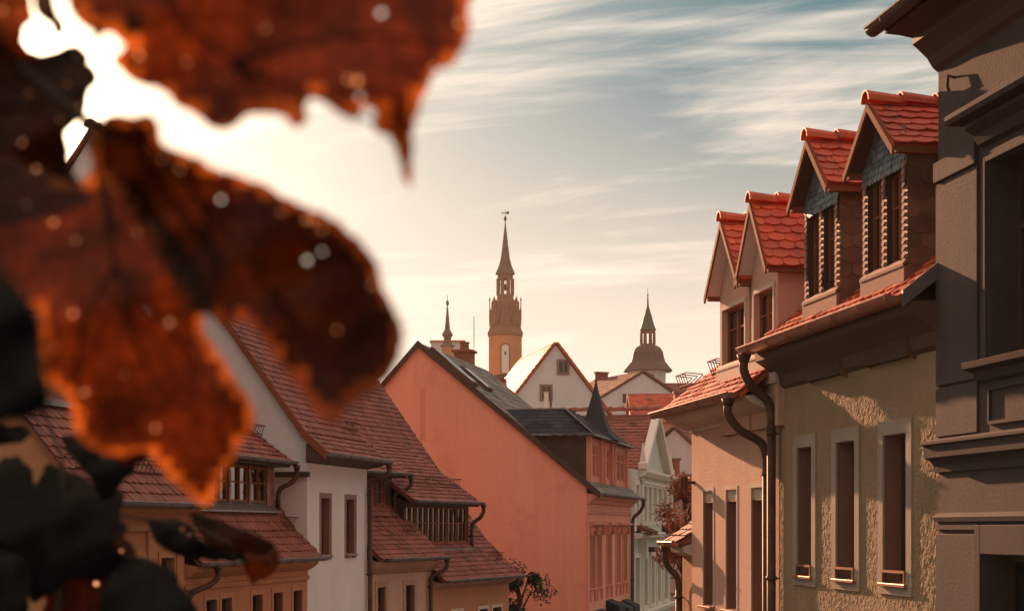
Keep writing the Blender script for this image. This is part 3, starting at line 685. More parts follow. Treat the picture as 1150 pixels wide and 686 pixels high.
# ------------------------------------------------------------------ left side of the street
LT = math.atan2(1.0, 0.205); ST = math.atan2(1.0, 0.36)
def lineY(px, k0=10.88): return k0/(0.205-(px-CX)/FPX)
def shed_dormer(parent, u0, u1, vf, zb, zt, over, vback, dp, ops, wmat, rmat, fmat='wood_red', cheek='wood_dark', cols=2, gm='zinc', tw=0.23, te=0.16, front='wood_dark'):
    """wide dormer: flat-pitched roof of slope dp running back to vback"""
    mb = MB(); holes = [(a, b, zb+0.10, zt-0.10) for a, b in ops]
    wall(mb, u0, u1, zb-0.3, zt, holes, 0.06, vf)
    for u in (u0, u1): mb.poly([(u, vf, zb-0.3), (u, vback, zb-0.3), (u, vback, zt+(vback-vf)*math.tan(dp)-0.1), (u, vf, zt)])
    d = mb.build('dormer', front, parent)
    for a, b, c, e in holes: window(d, a, b, c, e, vf+0.04, fmat, deep=True, cols=cols, rows=(0.55,), fw=0.035)
    r = MB(); a = (vf-over, zt+0.02); b = (vback, zt+0.02+(vback-vf+over)*math.tan(dp))
    roof_front(r, u0-0.12, u1+0.12, [a, b], tw, te); r.build('roof', rmat, d)
    g = MB(); gutter(g, u0-0.15, u1+0.16, vf-over-0.07, zt+0.03, 0.06); g.build('gutter', gm, d)
    f = MB(); f.box(u0-0.1, u1+0.1, vf-over+0.02, vf-0.002, zt-0.07, zt+0.0); f.build('eaves_board', 'wood_dark', d)
    s = MB(); s.prism([(u0-0.05, vf-0.16, zb-0.06), (u1+0.05, vf-0.16, zb-0.06), (u1+0.05, vf-0.004, zb+0.06), (u0-0.05, vf-0.004, zb+0.06)], (0, 0, -0.03)); s.build('flashing', 'zinc', d)
    for u, sg in ((u0, -1), (u1, 1)):
        c = MB()
        vv = vf+0.05
        nrow = int((zt-zb)/0.12)
        pp = (u, vback, zb-0.3) if sg < 0 else (u, vf, zb-0.3)
        tiles(c, pp, (0, -sg*-1 if sg > 0 else -1, 0), (0, 0, 1), vback-vf, zt-zb+0.3, 0.2, 0.13, t=0.008, rnd=0.03, lift=0.02)
        c.build('cheek_slates', cheek, d)
    return d

def manor_a():
    Y0 = 23.9; H = Frame(0.205*Y0-10.88, Y0, LT); L = 4.07
    t = thing('yellow_mansard_house', (H.X, H.Y, 0), H.th, 'orange-yellow house with a tiled mansard roof behind the dark leaves at lower left', 'house')
    zc = 6.15
    ops = H.us([(146, 161), (180, 195), (100, 113)]); holes = [(a, b, 3.9, 5.55) for a, b in ops]
    mb = MB(); wall(mb, 0, L, 0, 6.35, holes, 0.18)
    prof = [(-0.36, 6.36), (0.75, 7.72)]
    for u in (0, L): sidewall(mb, u, [(0, 0), (8.5, 0), (8.5, 6.3), (7.6, 7.65), (4.2, 8.6), (0.76, 7.62), (0, 6.7)])
    shell(mb, 0, L, 8.5, 6.3); mb.build('wall', 'apricot', t)
    for a, b, c, e in holes: window(t, a, b, c, e, 0.15, 'wood_dark', sill=(0.2, 'apricot_trim'), surround=(0.09, 0.02), sm='apricot_trim')
    for px in (200, 168, 128):
        u = H.u(px); MB().box(u-0.14, u+0.14, -0.05, 0.003, 0, 5.95).build('pilaster', 'apricot_trim', t, bevel=0.006)
    f = MB(); extrude(f, [(0, 5.95), (-0.06, 5.96), (-0.08, 6.05), (-0.22, 6.20), (-0.32, 6.26), (-0.32, 6.33), (0, 6.36)], 0, L); f.build('eaves_cornice', 'apricot_trim', t)
    r = MB(); roof_front(r, -0.12, L+0.05, prof, 0.24, 0.19); deck(r, -0.12, L+0.05, (0.75, 7.72), (4.2, 8.65)); deck(r, -0.12, L+0.05, (4.2, 8.65), (7.7, 7.72)); deck(r, -0.12, L+0.05, (7.7, 7.72), (8.8, 6.3))
    ro = r.build('roof', 'tile_red', t)
    fl = MB(); fl.box(-0.13, L+0.05, 0.66, 0.86, 7.72, 7.80); fl.build('ridge_flashing', 'zinc', t)
    ch = MB(); ch.box(0.5, 1.5, 1.2, 1.9, 7.6, 8.25); ch.box(0.42, 1.58, 1.12, 1.98, 8.25, 8.33); ch.box(0.55, 1.45, 1.25, 1.85, 8.33, 8.42); ch.build('chimney', 'cream', ro)
    g = MB(); gutter(g, -0.12, L+0.08, -0.42, 6.37, 0.07); g.build('gutter', 'zinc', t)
    tp = math.atan2(1.36, 1.11)
    snow_guard(ro, 0.15, 1.6, -0.05, 6.36+0.31*1.225+0.06, tp, 0.22, 0.16); snow_guard(ro, 2.0, 3.9, -0.05, 6.36+0.31*1.225+0.06, tp, 0.22, 0.16)
manor_a()

def house_b():
    Y0 = 27.9; H = Frame(0.205*Y0-10.88, Y0, LT); L = 6.22
    t = thing('low_yellow_house', (H.X, H.Y, 0), H.th, 'low yellow-orange house with one wide roof dormer against the white gable', 'house')
    ops = H.us([(231, 243), (248.4, 260), (283, 294.5), (306.7, 317), (329, 339)]); holes = [(a, b, 3.4, 4.84) for a, b in ops]
    mb = MB(); wall(mb, 0.002, L-0.01, 0, 5.4, holes, 0.16)
    T = math.tan(R(54)); prof = [(-0.30, 5.44), (0.25, 5.44+0.55*0.95), (4.0, 5.44+0.5225+3.75*T)]; zr = prof[-1][1]
    for u in (0.002, L-0.01): sidewall(mb, u, [(0, 0), (8, 0), (8, 5.5), (4, zr-0.12), (0.25, 5.85), (0, 5.6)])
    shell(mb, 0, L, 8, 5.4); mb.build('wall', 'apricot', t)
    for a, b, c, e in holes: window(t, a, b, c, e, 0.13, 'wood_dark', sill=(0.17, 'apricot_trim'), surround=(0.09, 0.015), sm='apricot_trim', cols=2, lining=(0.085, 'jamb'))
    f = MB(); extrude(f, [(0, 5.02), (-0.05, 5.03), (-0.06, 5.10), (-0.02, 5.12), (-0.02, 5.2), (-0.12, 5.25), (-0.22, 5.32), (-0.24, 5.40), (0, 5.44)], 0.002, L-0.01); f.build('eaves_cornice', 'apricot_trim', t)
    r = MB(); roof_front(r, 0.02, L, prof, 0.24, 0.19); deck(r, 0, L, (4, zr), (8.3, 5.5)); ro = r.build('roof', 'tile_red', t)
    rc = MB(); ridge_caps(rc, (0, 4, zr+0.05), (L, 4, zr+0.05), 0.11); rc.build('ridge_cap', 'tile_red', ro)
    g = MB(); gutter(g, 0.0, L+0.04, -0.37, 5.45, 0.065); g.build('gutter', 'zinc', t)
    swan(H, t, 0.55, -0.37, 5.44, -0.07, 0.4, ue=0.08, r=0.045)
    vf = 0.50; du1 = L-0.5; du0 = 0.9
    o = H.us([(259, 279), (282, 299)], vf); o = [(a, b) for a, b in o]; o2 = [(a-2.0, b-2.0) for a, b in o]
    d = shed_dormer(t, du0, du1, vf, 6.38, 7.22, 0.32, 2.3, R(37), o+[q for q in o2 if q[0] > du0+0.1], 'wood_dark', 'tile_red', 'wood_orange', 'slate_brown')
    xs = [du0]+[x for q in sorted(o+[q for q in o2 if q[0] > du0+0.1]) for x in q]+[du1]
    for i in range(0, len(xs), 2):
        if xs[i+1]-xs[i] > 0.12:
            sl = MB(); tiles(sl, (xs[i]+0.01, vf, 6.38), (1, 0, 0), (0, 0, 1), xs[i+1]-xs[i]-0.02, 0.80, 0.2, 0.12, t=0.008, rnd=0.02, lift=0.02); sl.build('front_slates', 'slate_edge', d)
    q = swan(H, d, du1+0.12, vf-0.42, 7.22, vf-0.10, 0.45, ue=du1-0.02, z1=6.35, r=0.045)
    snow_guard(ro, du1-0.55, du1+0.05, 0.75, 7.22+0.57*0.75+0.10, R(37), 0.2, 0.14)
    snow_guard(ro, L-0.5, L-0.1, 0.22, 6.02, R(50), 0.2, 0.14)
house_b()

def white_house():
    Y0 = 34.0; H = Frame(0.205*Y0-10.88, Y0, LT); L = 4.05
    t = thing('white_gabled_house', (H.X, H.Y, 0), H.th, 'tall white plastered house with a steep red roof and a blank gable toward the viewer', 'house')
    ops = H.us([(360.5, 370.5), (388.5, 398.5)]); holes = [(a, b, 5.47, 6.60) for a, b in ops]+[(a, b, 2.6, 4.0) for a, b in ops]
    mb = MB(); wall(mb, 0, L, 0, 7.4, holes, 0.2)
    T = math.tan(R(54)); prof = [(-0.42, 7.42), (0.05, 7.42+0.47*0.9), (4.4, 7.843+4.35*T)]; zr = prof[-1][1]
    for u in (0, L): sidewall(mb, u, [(0, 0), (8.8, 0), (8.8, 7.4), (4.4, zr-0.12), (0.05, 7.72), (0, 7.68)])
    shell(mb, 0, L, 8.8, 7.4); mb.build('wall', 'white', t)
    for a, b, c, e in holes: window(t, a, b, c, e, 0.17, 'wood_dark', sill=(0.24, 'brown_trim'), surround=(0.10, 0.012), sm='brown_trim', cols=1, rows=(0.6,), rail=False, lining=(0.135, 'jamb'))
    r = MB(); roof_front(r, -0.10, L+0.05, prof, 0.22, 0.15); deck(r, -0.1, L+0.05, (4.4, zr), (9.2, 7.3)); ro = r.build('roof', 'tile_red', t)
    rc = MB(); ridge_caps(rc, (-0.1, 4.4, zr+0.05), (L, 4.4, zr+0.05), 0.11); rc.build('ridge_cap', 'tile_red', ro)
    b = MB()
    for i in range(2):
        (va, za), (vb, zb) = prof[i], prof[i+1]; b.prism([(-0.125, va, za-0.13), (-0.125, vb, zb-0.13), (-0.125, vb, zb+0.05), (-0.125, va, za+0.05)], (0.024, 0, 0))
    b.build('bargeboard', 'wood_red', t)
    sf = MB(); extrude(sf, [(-0.002, 7.25), (-0.36, 7.32), (-0.40, 7.40), (0, 7.6)], -0.09, L); sf.build('eaves_soffit', 'soffit', t)
    g = MB(); gutter(g, -0.1, L+0.1, -0.49, 7.43, 0.075); g.build('gutter', 'zinc', t)
    swan(H, t, L+0.0, -0.49, 7.40, -0.10, 0.35, ue=L-0.08, r=0.05)
    st = MB(); st.box(-0.09, 0.0, -0.06, 0.62, 6.98, 7.08); st.build('stone_ledge', 'wood_dark', t)
    vv = 0.72; zz = 7.843+(vv-0.05)*T; us = H.us([(345, 364)], vv)[0]; u0, u1 = max(0.25, us[0]), max(us[1], 1.6)
    lw = MB(); lw.box(u0, u1, vv-0.02, vv+0.7, zz+0.03, zz+0.62); lo = lw.build('roof_light', 'zinc', ro)
    for k in range(5):
        a = u0+0.06+(u1-u0-0.12)*k/5; MB().box(a, a+(u1-u0-0.12)/5-0.04, vv-0.045, vv-0.021, zz+0.15, zz+0.52).build('shutter_slat', 'blind', lo) if False else None
    bl = MB()
    for k in range(6):
        a = u0+0.06+(u1-u0-0.12)*k/6; bl.box(a, a+(u1-u0-0.12)/6-0.05, vv-0.045, vv-0.021, zz+0.15, zz+0.55)
    bl.box(u0, u1, vv-0.05, vv-0.021, zz+0.58, zz+0.62)
    bl.name = None; bl.build('roof_light_blind', 'blind', ro)
    snow_guard(ro, u0-0.35, u0-0.05, 0.4, 7.843+0.35*T+0.05, R(54), 0.22, 0.1)
    snow_guard(ro, 2.9, L-0.2, 0.15, 7.843+0.1*T+0.05, R(54), 0.2, 0.14)
white_house()

def small_houses():
    H = Frame(-3.11, 38.2, ST); L = 3.62; T = math.tan(R(54))
    t = thing('narrow_rose_house', (H.X, H.Y, 0), H.th, 'narrow dusty-rose house with a low red roof and small dormer right behind the white house', 'house')
    ops = H.us([(423.5, 432.5), (455, 465)]); holes = [(a, b, 3.4, 4.72) for a, b in ops]
    prof = [(-0.32, 5.33), (0.7, 5.33+1.02*0.92), (4.4, 6.268+3.7*T)]; zr = prof[-1][1]
    mb = MB(); wall(mb, 0, L-0.004, 0, 5.3, holes, 0.15)
    for u in (0, L-0.004): sidewall(mb, u, [(0, 0), (8.8, 0), (8.8, 5.3), (4.4, zr-0.12), (0.7, 6.1), (0, 5.5)])
    shell(mb, 0, L, 8.8, 5.3); mb.build('wall', 'rose', t)
    for a, b, c, e in holes: window(t, a, b, c, e, 0.12, 'wood_dark', sill=(0.17, 'rose_trim'), surround=(0.13, 0.02), sm='rose_trim', cols=2, lining=(0.085, 'jamb'))
    f = MB(); extrude(f, [(0, 5.0), (-0.06, 5.03), (-0.2, 5.16), (-0.24, 5.28), (0, 5.33)], 0, L-0.004); f.build('eaves_cornice', 'rose_trim', t)
    r = MB(); roof_front(r, 0, L+0.05, prof, 0.22, 0.15); deck(r, 0, L, (4.4, zr), (9.0, 5.3)); ro = r.build('roof', 'tile_red', t)
    rc = MB(); ridge_caps(rc, (0, 4.4, zr+0.05), (L, 4.4, zr+0.05), 0.11); rc.build('ridge_cap', 'tile_red', ro)
    g = MB(); gutter(g, 0.3, L+0.12, -0.39, 5.34, 0.065); g.build('gutter', 'zinc', t)
    swan(H, t, L+0.0, -0.39, 5.33, -0.09, 0.35, ue=L-0.25, r=0.05)
    vf = 0.85; du1 = H.u(440, vf); o = H.us([(416, 422), (425, 433)], vf)
    d = shed_dormer(t, 0.1, du1, vf, 6.38, 7.24, 0.35, 2.3, R(37), [(max(0.15, a), b) for a, b in o], 'wood_dark', 'tile_red', 'wood_orange', 'slate_edge')
    swan(H, d, du1+0.15, vf-0.42, 7.24, vf-0.08, 0.35, ue=du1-0.02, z1=6.35, r=0.045)
    snow_guard(ro, 2.4, 2.9, 0.1, 5.9, R(45), 0.18, 0.12)
    # second, wider
    H = Frame(-1.885, 41.6, ST); L = 5.32
    t = thing('apricot_house', (H.X, H.Y, 0), H.th, 'low apricot house with a long six-window dormer in its roof before the salmon gable', 'house')
    ops = H.us([(507.5, 519), (538, 547.5), (553, 563)]); holes = [(a, b, 3.0, 3.98) for a, b in ops]
    mb = MB(); wall(mb, 0.004, L, 0, 4.75, holes, 0.15)
    prof = [(-0.30, 4.76), (0.75, 4.76+1.05*0.98), (4.3, 5.789+3.55*T)]; zr = prof[-1][1]
    for u in (0.004, L): sidewall(mb, u, [(0, 0), (8.6, 0), (8.6, 4.7), (4.3, zr-0.12), (0.75, 5.65), (0, 4.95)])
    shell(mb, 0, L, 8.6, 4.7); mb.build('wall', 'apricot', t)
    for a, b, c, e in holes: window(t, a, b, c, e, 0.12, 'wood_dark', sill=(0.17, 'peach_trim'), surround=(0.08, 0.015), sm='peach_trim', cols=2, lining=(0.085, 'jamb'))
    f = MB(); extrude(f, [(0, 4.55), (-0.05, 4.58), (-0.2, 4.66), (-0.22, 4.72), (0, 4.76)], 0.004, L); f.build('eaves_cornice', 'rose_trim', t)
    r = MB(); roof_front(r, 0.055, L+0.06, prof, 0.22, 0.15); deck(r, 0, L, (4.3, zr), (8.9, 4.7)); ro = r.build('roof', 'tile_red', t)
    rc = MB(); ridge_caps(rc, (0, 4.3, zr+0.05), (L, 4.3, zr+0.05), 0.11); rc.build('ridge_cap', 'tile_red', ro)
    g = MB(); gutter(g, 0.1, L+0.14, -0.37, 4.78, 0.065); g.build('gutter', 'zinc', t)
    vf = 0.55; du0, du1 = H.u(454, vf), H.u(526, vf); n = 6; ww = (du1-du0-0.16)/n
    d = shed_dormer(t, du0, du1, vf, 5.55, 6.62, 0.28, 2.7, R(35), [(du0+0.10+ww*k+0.02, du0+0.10+ww*(k+1)-0.06) for k in range(n)], 'wood_dark', 'tile_red', 'wood_orange', 'wood_dark', gm='zinc')
    snow_guard(ro, du0+0.2, du1-0.1, 0.75, 6.62+0.48*0.7+0.10, R(35), 0.2, 0.16)
    swan(H, d, du1+0.16, vf-0.35, 6.64, vf-0.08, 0.5, ue=du1+0.03, z1=5.5, r=0.05)
    snow_guard(ro, L-0.7, L-0.25, 0.1, 5.2, R(45), 0.18, 0.12)
small_houses()

def salmon_house():
    Y0 = 52.0; H = Frame(2.18, Y0, LT); L = 9.3
    t = thing('salmon_house', (H.X, H.Y, 0), H.th, 'large salmon-pink house with a huge blank gable wall, grey roof and a small spired dormer', 'house')
    z = [(661.6, 667.7), (669.5, 675), (681, 686), (691.6, 696.2), (699, 703.5)]
    ops = H.us(z); holes = [(a, b, 4.22, 5.92) for a, b in ops]
    va, za = 5.06, 11.52; ze = 7.02; T = (za-ze)/(va+0.38)
    mb = MB(); wall(mb, 0, L, 0, 7.0, holes, 0.2)
    side = [(0, 0), (9.6, 0), (9.6, 6.3), (va, za-0.08), (0, ze+0.38*T-0.08)]
    for u in (0, L): sidewall(mb, u, side)
    shell(mb, 0, L, 9.6, 6.3); mb.build('wall', 'salmon', t)
    for a, b, c, e in holes:
        w = window(t, a, b, c, e, 0.17, 'wood_red', sill=(0.26, 'salmon_trim'), surround=(0.12, 0.03), sm='salmon_trim', cols=2, rows=(0.7,), fw=0.06)
        k = MB(); extrude(k, [(0, e+0.12), (-0.09, e+0.13), (-0.2, e+0.20), (-0.2, e+0.26), (0, e+0.28)], a-0.16, b+0.16)
        for x in (a-0.1, b): k.box(x, x+0.1, -0.13, 0.0, e-0.12, e+0.118)
        k.build('window_hood', 'salmon_trim', w)
        for x in (a-0.02, b-0.09): MB().box(x, x+0.11, -0.07, 0, c-0.4, c-0.06).build('sill_bracket', 'salmon_trim', w)
    f = MB(); extrude(f, [(0, 6.42), (-0.05, 6.44), (-0.05, 6.50), (0, 6.52)], -0.05, L); extrude(f, [(0, 6.72), (-0.10, 6.74), (-0.14, 6.82), (-0.28, 6.90), (-0.30, 7.0), (0, 7.02)], -0.02, L)
    f.build('eaves_cornice', 'salmon_trim', t)
    pi = MB(); pi.box(-0.03, 0.35, -0.04, 0.0, 0, 6.42); pi.build('pilaster', 'salmon_trim', t)
    r = MB(); roof_front(r, -0.08, L+0.08, [(-0.40, ze), (va, za)], 0.36, 0.34, rnd=0.0, lift=0.025); deck(r, -0.08, L+0.08, (va, za), (9.9, 6.1)); ro = r.build('roof', 'slate_old', t)
    vb = MB()
    vb.prism([(-0.12, -0.42, ze-0.16), (-0.12, va, za-0.14), (-0.12, va, za+0.06), (-0.12, -0.42, ze+0.05)], (0.036, 0, 0))
    vb.prism([(-0.12, va, za-0.14), (-0.12, 9.95, 6.0), (-0.12, 9.95, 6.2), (-0.12, va, za+0.06)], (0.036, 0, 0)); vb.build('verge_board', 'wood_dark', t)
    MB().box(-0.006, 0.002, 4.85, 5.02, 8.6, 10.2).build('plaster_seam', 'salmon_trim', t)
    # skylights
    for px, py in ((500, 419), (516, 423), (534, 427)):
        # solve for the roof point that this height falls on
        best = min(((abs(Hp-py), u, v) for u in [0.4+0.25*i for i in range(34)] for v in [1.0+0.1*j for j in range(38)]
                    for (Hx, Hp) in [(CX+FPX*(H.X+u*H.c-v*H.s)/H.Yat(u, v), HY-FPX*(ze+(v+0.38)*T-EYE)/H.Yat(u, v))] if abs(Hx-px) < 1.2), default=None)
        if best is None: continue
        _, u, v = best; zz = ze+(v+0.38)*T; dv = 0.55*math.cos(math.atan(T)); dz = dv*T; n = Vector((0, -math.sin(math.atan(T)), math.cos(math.atan(T))))
        s = MB(); s.prism([V(u-0.4, v-dv, zz-dz)+n*0.03, V(u+0.4, v-dv, zz-dz)+n*0.03, V(u+0.4, v+dv, zz+dz)+n*0.03, V(u-0.4, v+dv, zz+dz)+n*0.03], n*0.10); so = s.build('skylight', 'iron', ro)
        g = MB(); g.prism([V(u-0.32, v-dv*.85, zz-dz*.85)+n*0.132, V(u+0.32, v-dv*.85, zz-dz*.85)+n*0.132, V(u+0.32, v+dv*.85, zz+dz*.85)+n*0.132, V(u-0.32, v+dv*.85, zz+dz*.85)+n*0.132], n*0.01); g.build('skylight_glass', 'glass', ro)
    cu = 7.35; ch = MB(); ch.box(cu-0.28, cu+0.42, va+0.05, va+0.62, za-0.8, za+0.42); ch.box(cu-0.35, cu+0.49, va-0.02, va+0.69, za+0.42, za+0.50); ch.build('chimney', 'brick', ro)
    cp = MB(); cp.lathe([(0.17, za+0.50), (0.15, za+0.72), (0.18, za+0.74), (0.18, za+0.78)], 12, (cu+0.07, va+0.33)); cp.build('chimney_pot', 'brick', ro)
    an = MB(); an.tube([(cu+0.95, va+0.2, za-0.2), (cu+0.95, va+0.2, za+1.75)], 0.013, 5); an.build('antenna', 'iron', ro)
    g = MB(); gutter(g, -0.1, L+0.1, -0.46, ze+0.02, 0.08); g.build('gutter', 'zinc', t)
    swan(H, t, L+0.02, -0.46, ze, -0.10, 0.75, ue=L-0.1, r=0.06)
    # dormer
    u0, u1, vf, zb, zt = 0.35, 8.3, 0.02, 7.42, 8.72
    bays = [(u0, 2.7), (3.15, 4.9), (5.35, u1)]
    d = MB(); hs = []
    for a, b in bays:
        k = 3 if b-a > 2 else 2; m = (b-a-0.3)/k
        hs += [(a+0.15+m*i+0.06, a+0.15+m*(i+1)-0.06, zb+0.12, zt-0.22) for i in range(k)]
    wall(d, u0, u1, zb-0.1, zt, hs, 0.1, vf)
    for u in (u0, u1): d.quad((u, vf, zb-0.5), (u, 2.2, zb-0.5), (u, 2.2, zt), (u, vf, zt))
    do = d.build('dormer', 'salmon_trim', t)
    for a, b in bays:
        for x in (a, b-0.14): MB().box(x, x+0.14, vf-0.10, vf-0.002, zb-0.05, zt).build('pilaster', 'salmon_trim', do)
    for a, b, c, e in hs: window(do, a, b, c, e, vf+0.07, 'salmon_trim', deep=True, cols=1, rows=(0.7,), fw=0.06)
    ck = MB(); ck.quad((u0-0.01, vf+0.05, zb-0.3), (u0-0.01, 2.3, zb-0.3), (u0-0.01, 2.3, zt), (u0-0.01, vf+0.05, zt)); ck.build('cheek_cladding', 'wood_dark', do)
    rr = MB(); e0, e1, k0, k1 = u0-0.22, u1+0.22, u0+1.0, u1-1.0; zq, zp = zt+0.02, zt+0.85; fv, kv, bv = vf-0.22, vf+0.85, 3.2
    # near side slope, front slope and far slope of the hipped dormer roof
    sl = (k0-e0); dirv = V(sl, 0, zp-zq)
    tiles(rr, (e0, bv, zq), (0, -1, 0), dirv, bv-fv, dirv.length, 0.30, 0.2, rnd=0.05, lift=0.022, rf=lambda q: (bv-fv)-q/dirv.length*(kv-fv))
    rr.prism([(e0, bv, zq), (e0, fv, zq), (k0, kv, zp), (k0, bv, zp)], (0, 0, -0.05))
    dv2 = V(0, kv-fv, zp-zq)
    tiles(rr, (e0, fv, zq), (1, 0, 0), dv2, e1-e0, dv2.length, 0.30, 0.2, rnd=0.05, lift=0.022, lf=lambda q: q/dv2.length*sl, rf=lambda q: (e1-e0)-q/dv2.length*sl)
    rr.prism([(e0, fv, zq), (e1, fv, zq), (k1, kv, zp), (k0, kv, zp)], (0, 0, -0.05))
    rr.prism([(e1, fv, zq), (e1, bv, zq), (k1, bv, zp), (k1, kv, zp)], (0, 0, -0.05))
    rr.quad((k0, kv, zp), (k1, kv, zp), (k1, bv, zp), (k0, bv, zp)); rr.build('roof', 'slate_blue', do)
    ed = MB(); ed.tube([(e0, bv-1.2, zq+0.0), (e0, fv, zq), (e1, fv, zq)], 0.04, 6); ed.tube([(e0, fv, zq), (k0, kv, zp+0.02), (k0, bv, zp+0.02)], 0.035, 6); ed.build('roof_edging', 'zinc', do)
    sp = MB(); uc, vc = 4.0, 0.35
    sp.lathe([(1.05, zt+0.03), (0.66, zt+0.28), (0.46, zt+0.62), (0.30, zt+1.05), (0.10, zt+1.62), (0.02, zt+1.9)], 4, (uc, vc), 0.5); sp.build('turret_roof', 'slate_blue', do)
    fi = MB(); fi.lathe([(0.03, zt+1.85), (0.05, zt+1.93), (0.015, zt+2.0), (0.005, zt+2.12)], 8, (uc, vc)); fi.build('finial', 'iron', do)
    # black awnings over the windows of the floor below
    for i, (a, b) in enumerate(ops):
        h = (0, 0, 0.22, 0.06, 0.08)[i]
        aw = MB(); aw.prism([(a-0.14, 0.0, 3.55+h), (a-0.14, -0.45, 3.35+h), (a-0.14, -0.45, 2.7), (a-0.14, 0, 2.7)], (b-a+0.28, 0, 0)); aw.build('awning', 'awning', t, bevel=0.02)
    lt = MB(); lt.box(0.005, 0.01, 0, 0, 0, 0)
salmon_house()

def green_house():
    Y0 = 62.4; H = Frame(4.19, Y0, LT); L = 12.0
    t = thing('sage_green_house', (H.X, H.Y, 0), H.th, 'sage-green house with ivory trim and a pedimented gable beyond the salmon house', 'house')
    g0, g1 = H.u(718.5), H.u(747); gz = 8.10; za = 10.35; gm = (g0+g1)/2
    lo = H.us([(711.5, 717), (721.5, 726), (729.8, 733.8), (736.8, 740.5), (744.6, 749)]); up = H.us([(721.5, 725), (727, 730.5), (732.5, 736), (738, 741.5), (743.5, 747)]); up2 = H.us([(711.5, 716)])
    holes = [(a, b, 3.15, 4.95) for a, b in lo]+[(a, b, 6.25, 7.55) for a, b in up+up2]
    mb = MB(); wall(mb, 0, L, 0, gz, holes, 0.2)
    for u in (0, L): sidewall(mb, u, [(0, 0), (9, 0), (9, gz), (0, gz)])
    mb.poly([(g0, 0, gz), (g1, 0, gz), (gm, 0, za)])
    shell(mb, 0, L, 9, gz); mb.build('wall', 'green', t)
    for i, (a, b, c, e) in enumerate(holes):
        window(t, a, b, c, e, 0.15, 'ivory' if True else '', sill=(0.25, 'ivory'), surround=(0.16, 0.07), sm='ivory', cols=2, rows=(0.7,), fw=0.09, pm='glass')
    f = MB(); extrude(f, [(0, gz-0.25), (-0.2, gz-0.2), (-0.32, gz-0.06), (-0.32, gz+0.04), (0, gz+0.08)], g0-0.3, L+0.1)
    extrude(f, [(0, 5.6), (-0.3, 5.66), (-0.38, 5.8), (0, 5.86)], 0, L); extrude(f, [(0, 2.75), (-0.2, 2.8), (-0.25, 2.95), (0, 3.0)], 0, L); extrude(f, [(0, 7.62), (-0.12, 7.64), (-0.12, 7.74), (0, 7.76)], g0, L)
    f.build('cornice', 'ivory', t)
    for u in (g0, g1-0.3, L-0.35, 0.1): MB().box(u, u+0.32, -0.12, 0.0, 5.9, gz-0.25).build('pilaster', 'ivory', t)
    for u in (g0-0.2, g1-0.1): MB().box(u, u+0.3, -0.3, 0.0, 4.9, 5.6).build('bracket', 'ivory', t)
    pd = MB()
    for a, s in ((g0-0.25, 1), (g1+0.25, -1)):
        pd.prism([(a, -0.28, gz+0.08), (a+s*0.5, -0.28, gz+0.08), (gm, -0.28, za-0.12), (gm, -0.28, za+0.16)], (0, 0.28, 0))
    pd.build('pediment_rake', 'ivory', t)
    for u in (g0-0.25, g1+0.55): MB().lathe([(0.22, gz+0.05), (0.22, gz+0.25), (0.15, gz+0.3), (0.03, gz+0.95), (0.0, gz+1.0)], 4, (u, -0.15), 0.5).build('obelisk', 'ivory', t)
    r = MB()
    for s in (1, -1):
        e0 = V(g0-0.3, -0.22, gz-0.03) if s > 0 else V(g1+0.3, -0.22, gz-0.03); rg = V(gm, -0.22, za+0.16); La = 9.3
        e0 += V(0, 0.24, -0.14); rg += V(0, 0.24, -0.14)
        if s > 0: tiles(r, e0+V(0, La, 0), (0, -1, 0), rg-e0, La, (rg-e0).length, 0.32, 0.26, lift=0.05, rnd=0.05)
        r.prism([e0, rg, rg+V(0, La, 0), e0+V(0, La, 0)], (0, 0, -0.06))
    ro = r.build('roof', 'tile_red', t)
    rc = MB(); ridge_caps(rc, (gm, -0.22, za+0.22), (gm, 9, za+0.22), 0.14, 0.45); rc.build('ridge_cap', 'tile_red', ro)
    lr = MB(); roof_front(lr, -0.2, g0-0.35, [(0.25, gz-0.15), (2.0, gz+0.7)], 0.32, 0.26); lr.box(0.0, g0-0.3, 0.2, 3.0, gz-0.3, gz-0.15); lr.build('side_roof', 'tile_red', t)
    for u0, u1 in ((g0-1.6, g0+0.4), (g1-1.2, L+0.1)):
        cn = MB(); tiles(cn, (u0, -0.62, 5.86), (1, 0, 0), (0, 0.62, 0.28), u1-u0, 0.68, 0.3, 0.22, lift=0.04); cn.prism([(u0, -0.62, 5.85), (u1, -0.62, 5.85), (u1, 0, 6.13), (u0, 0, 6.13)], (0, 0, -0.1))
        cn.build('window_canopy', 'tile_brown', t)
    l = MB(); l.box(4.2, 5.4, -0.3, 0, 5.12, 5.3); l.build('sign_bracket', 'copper', t)
green_house()

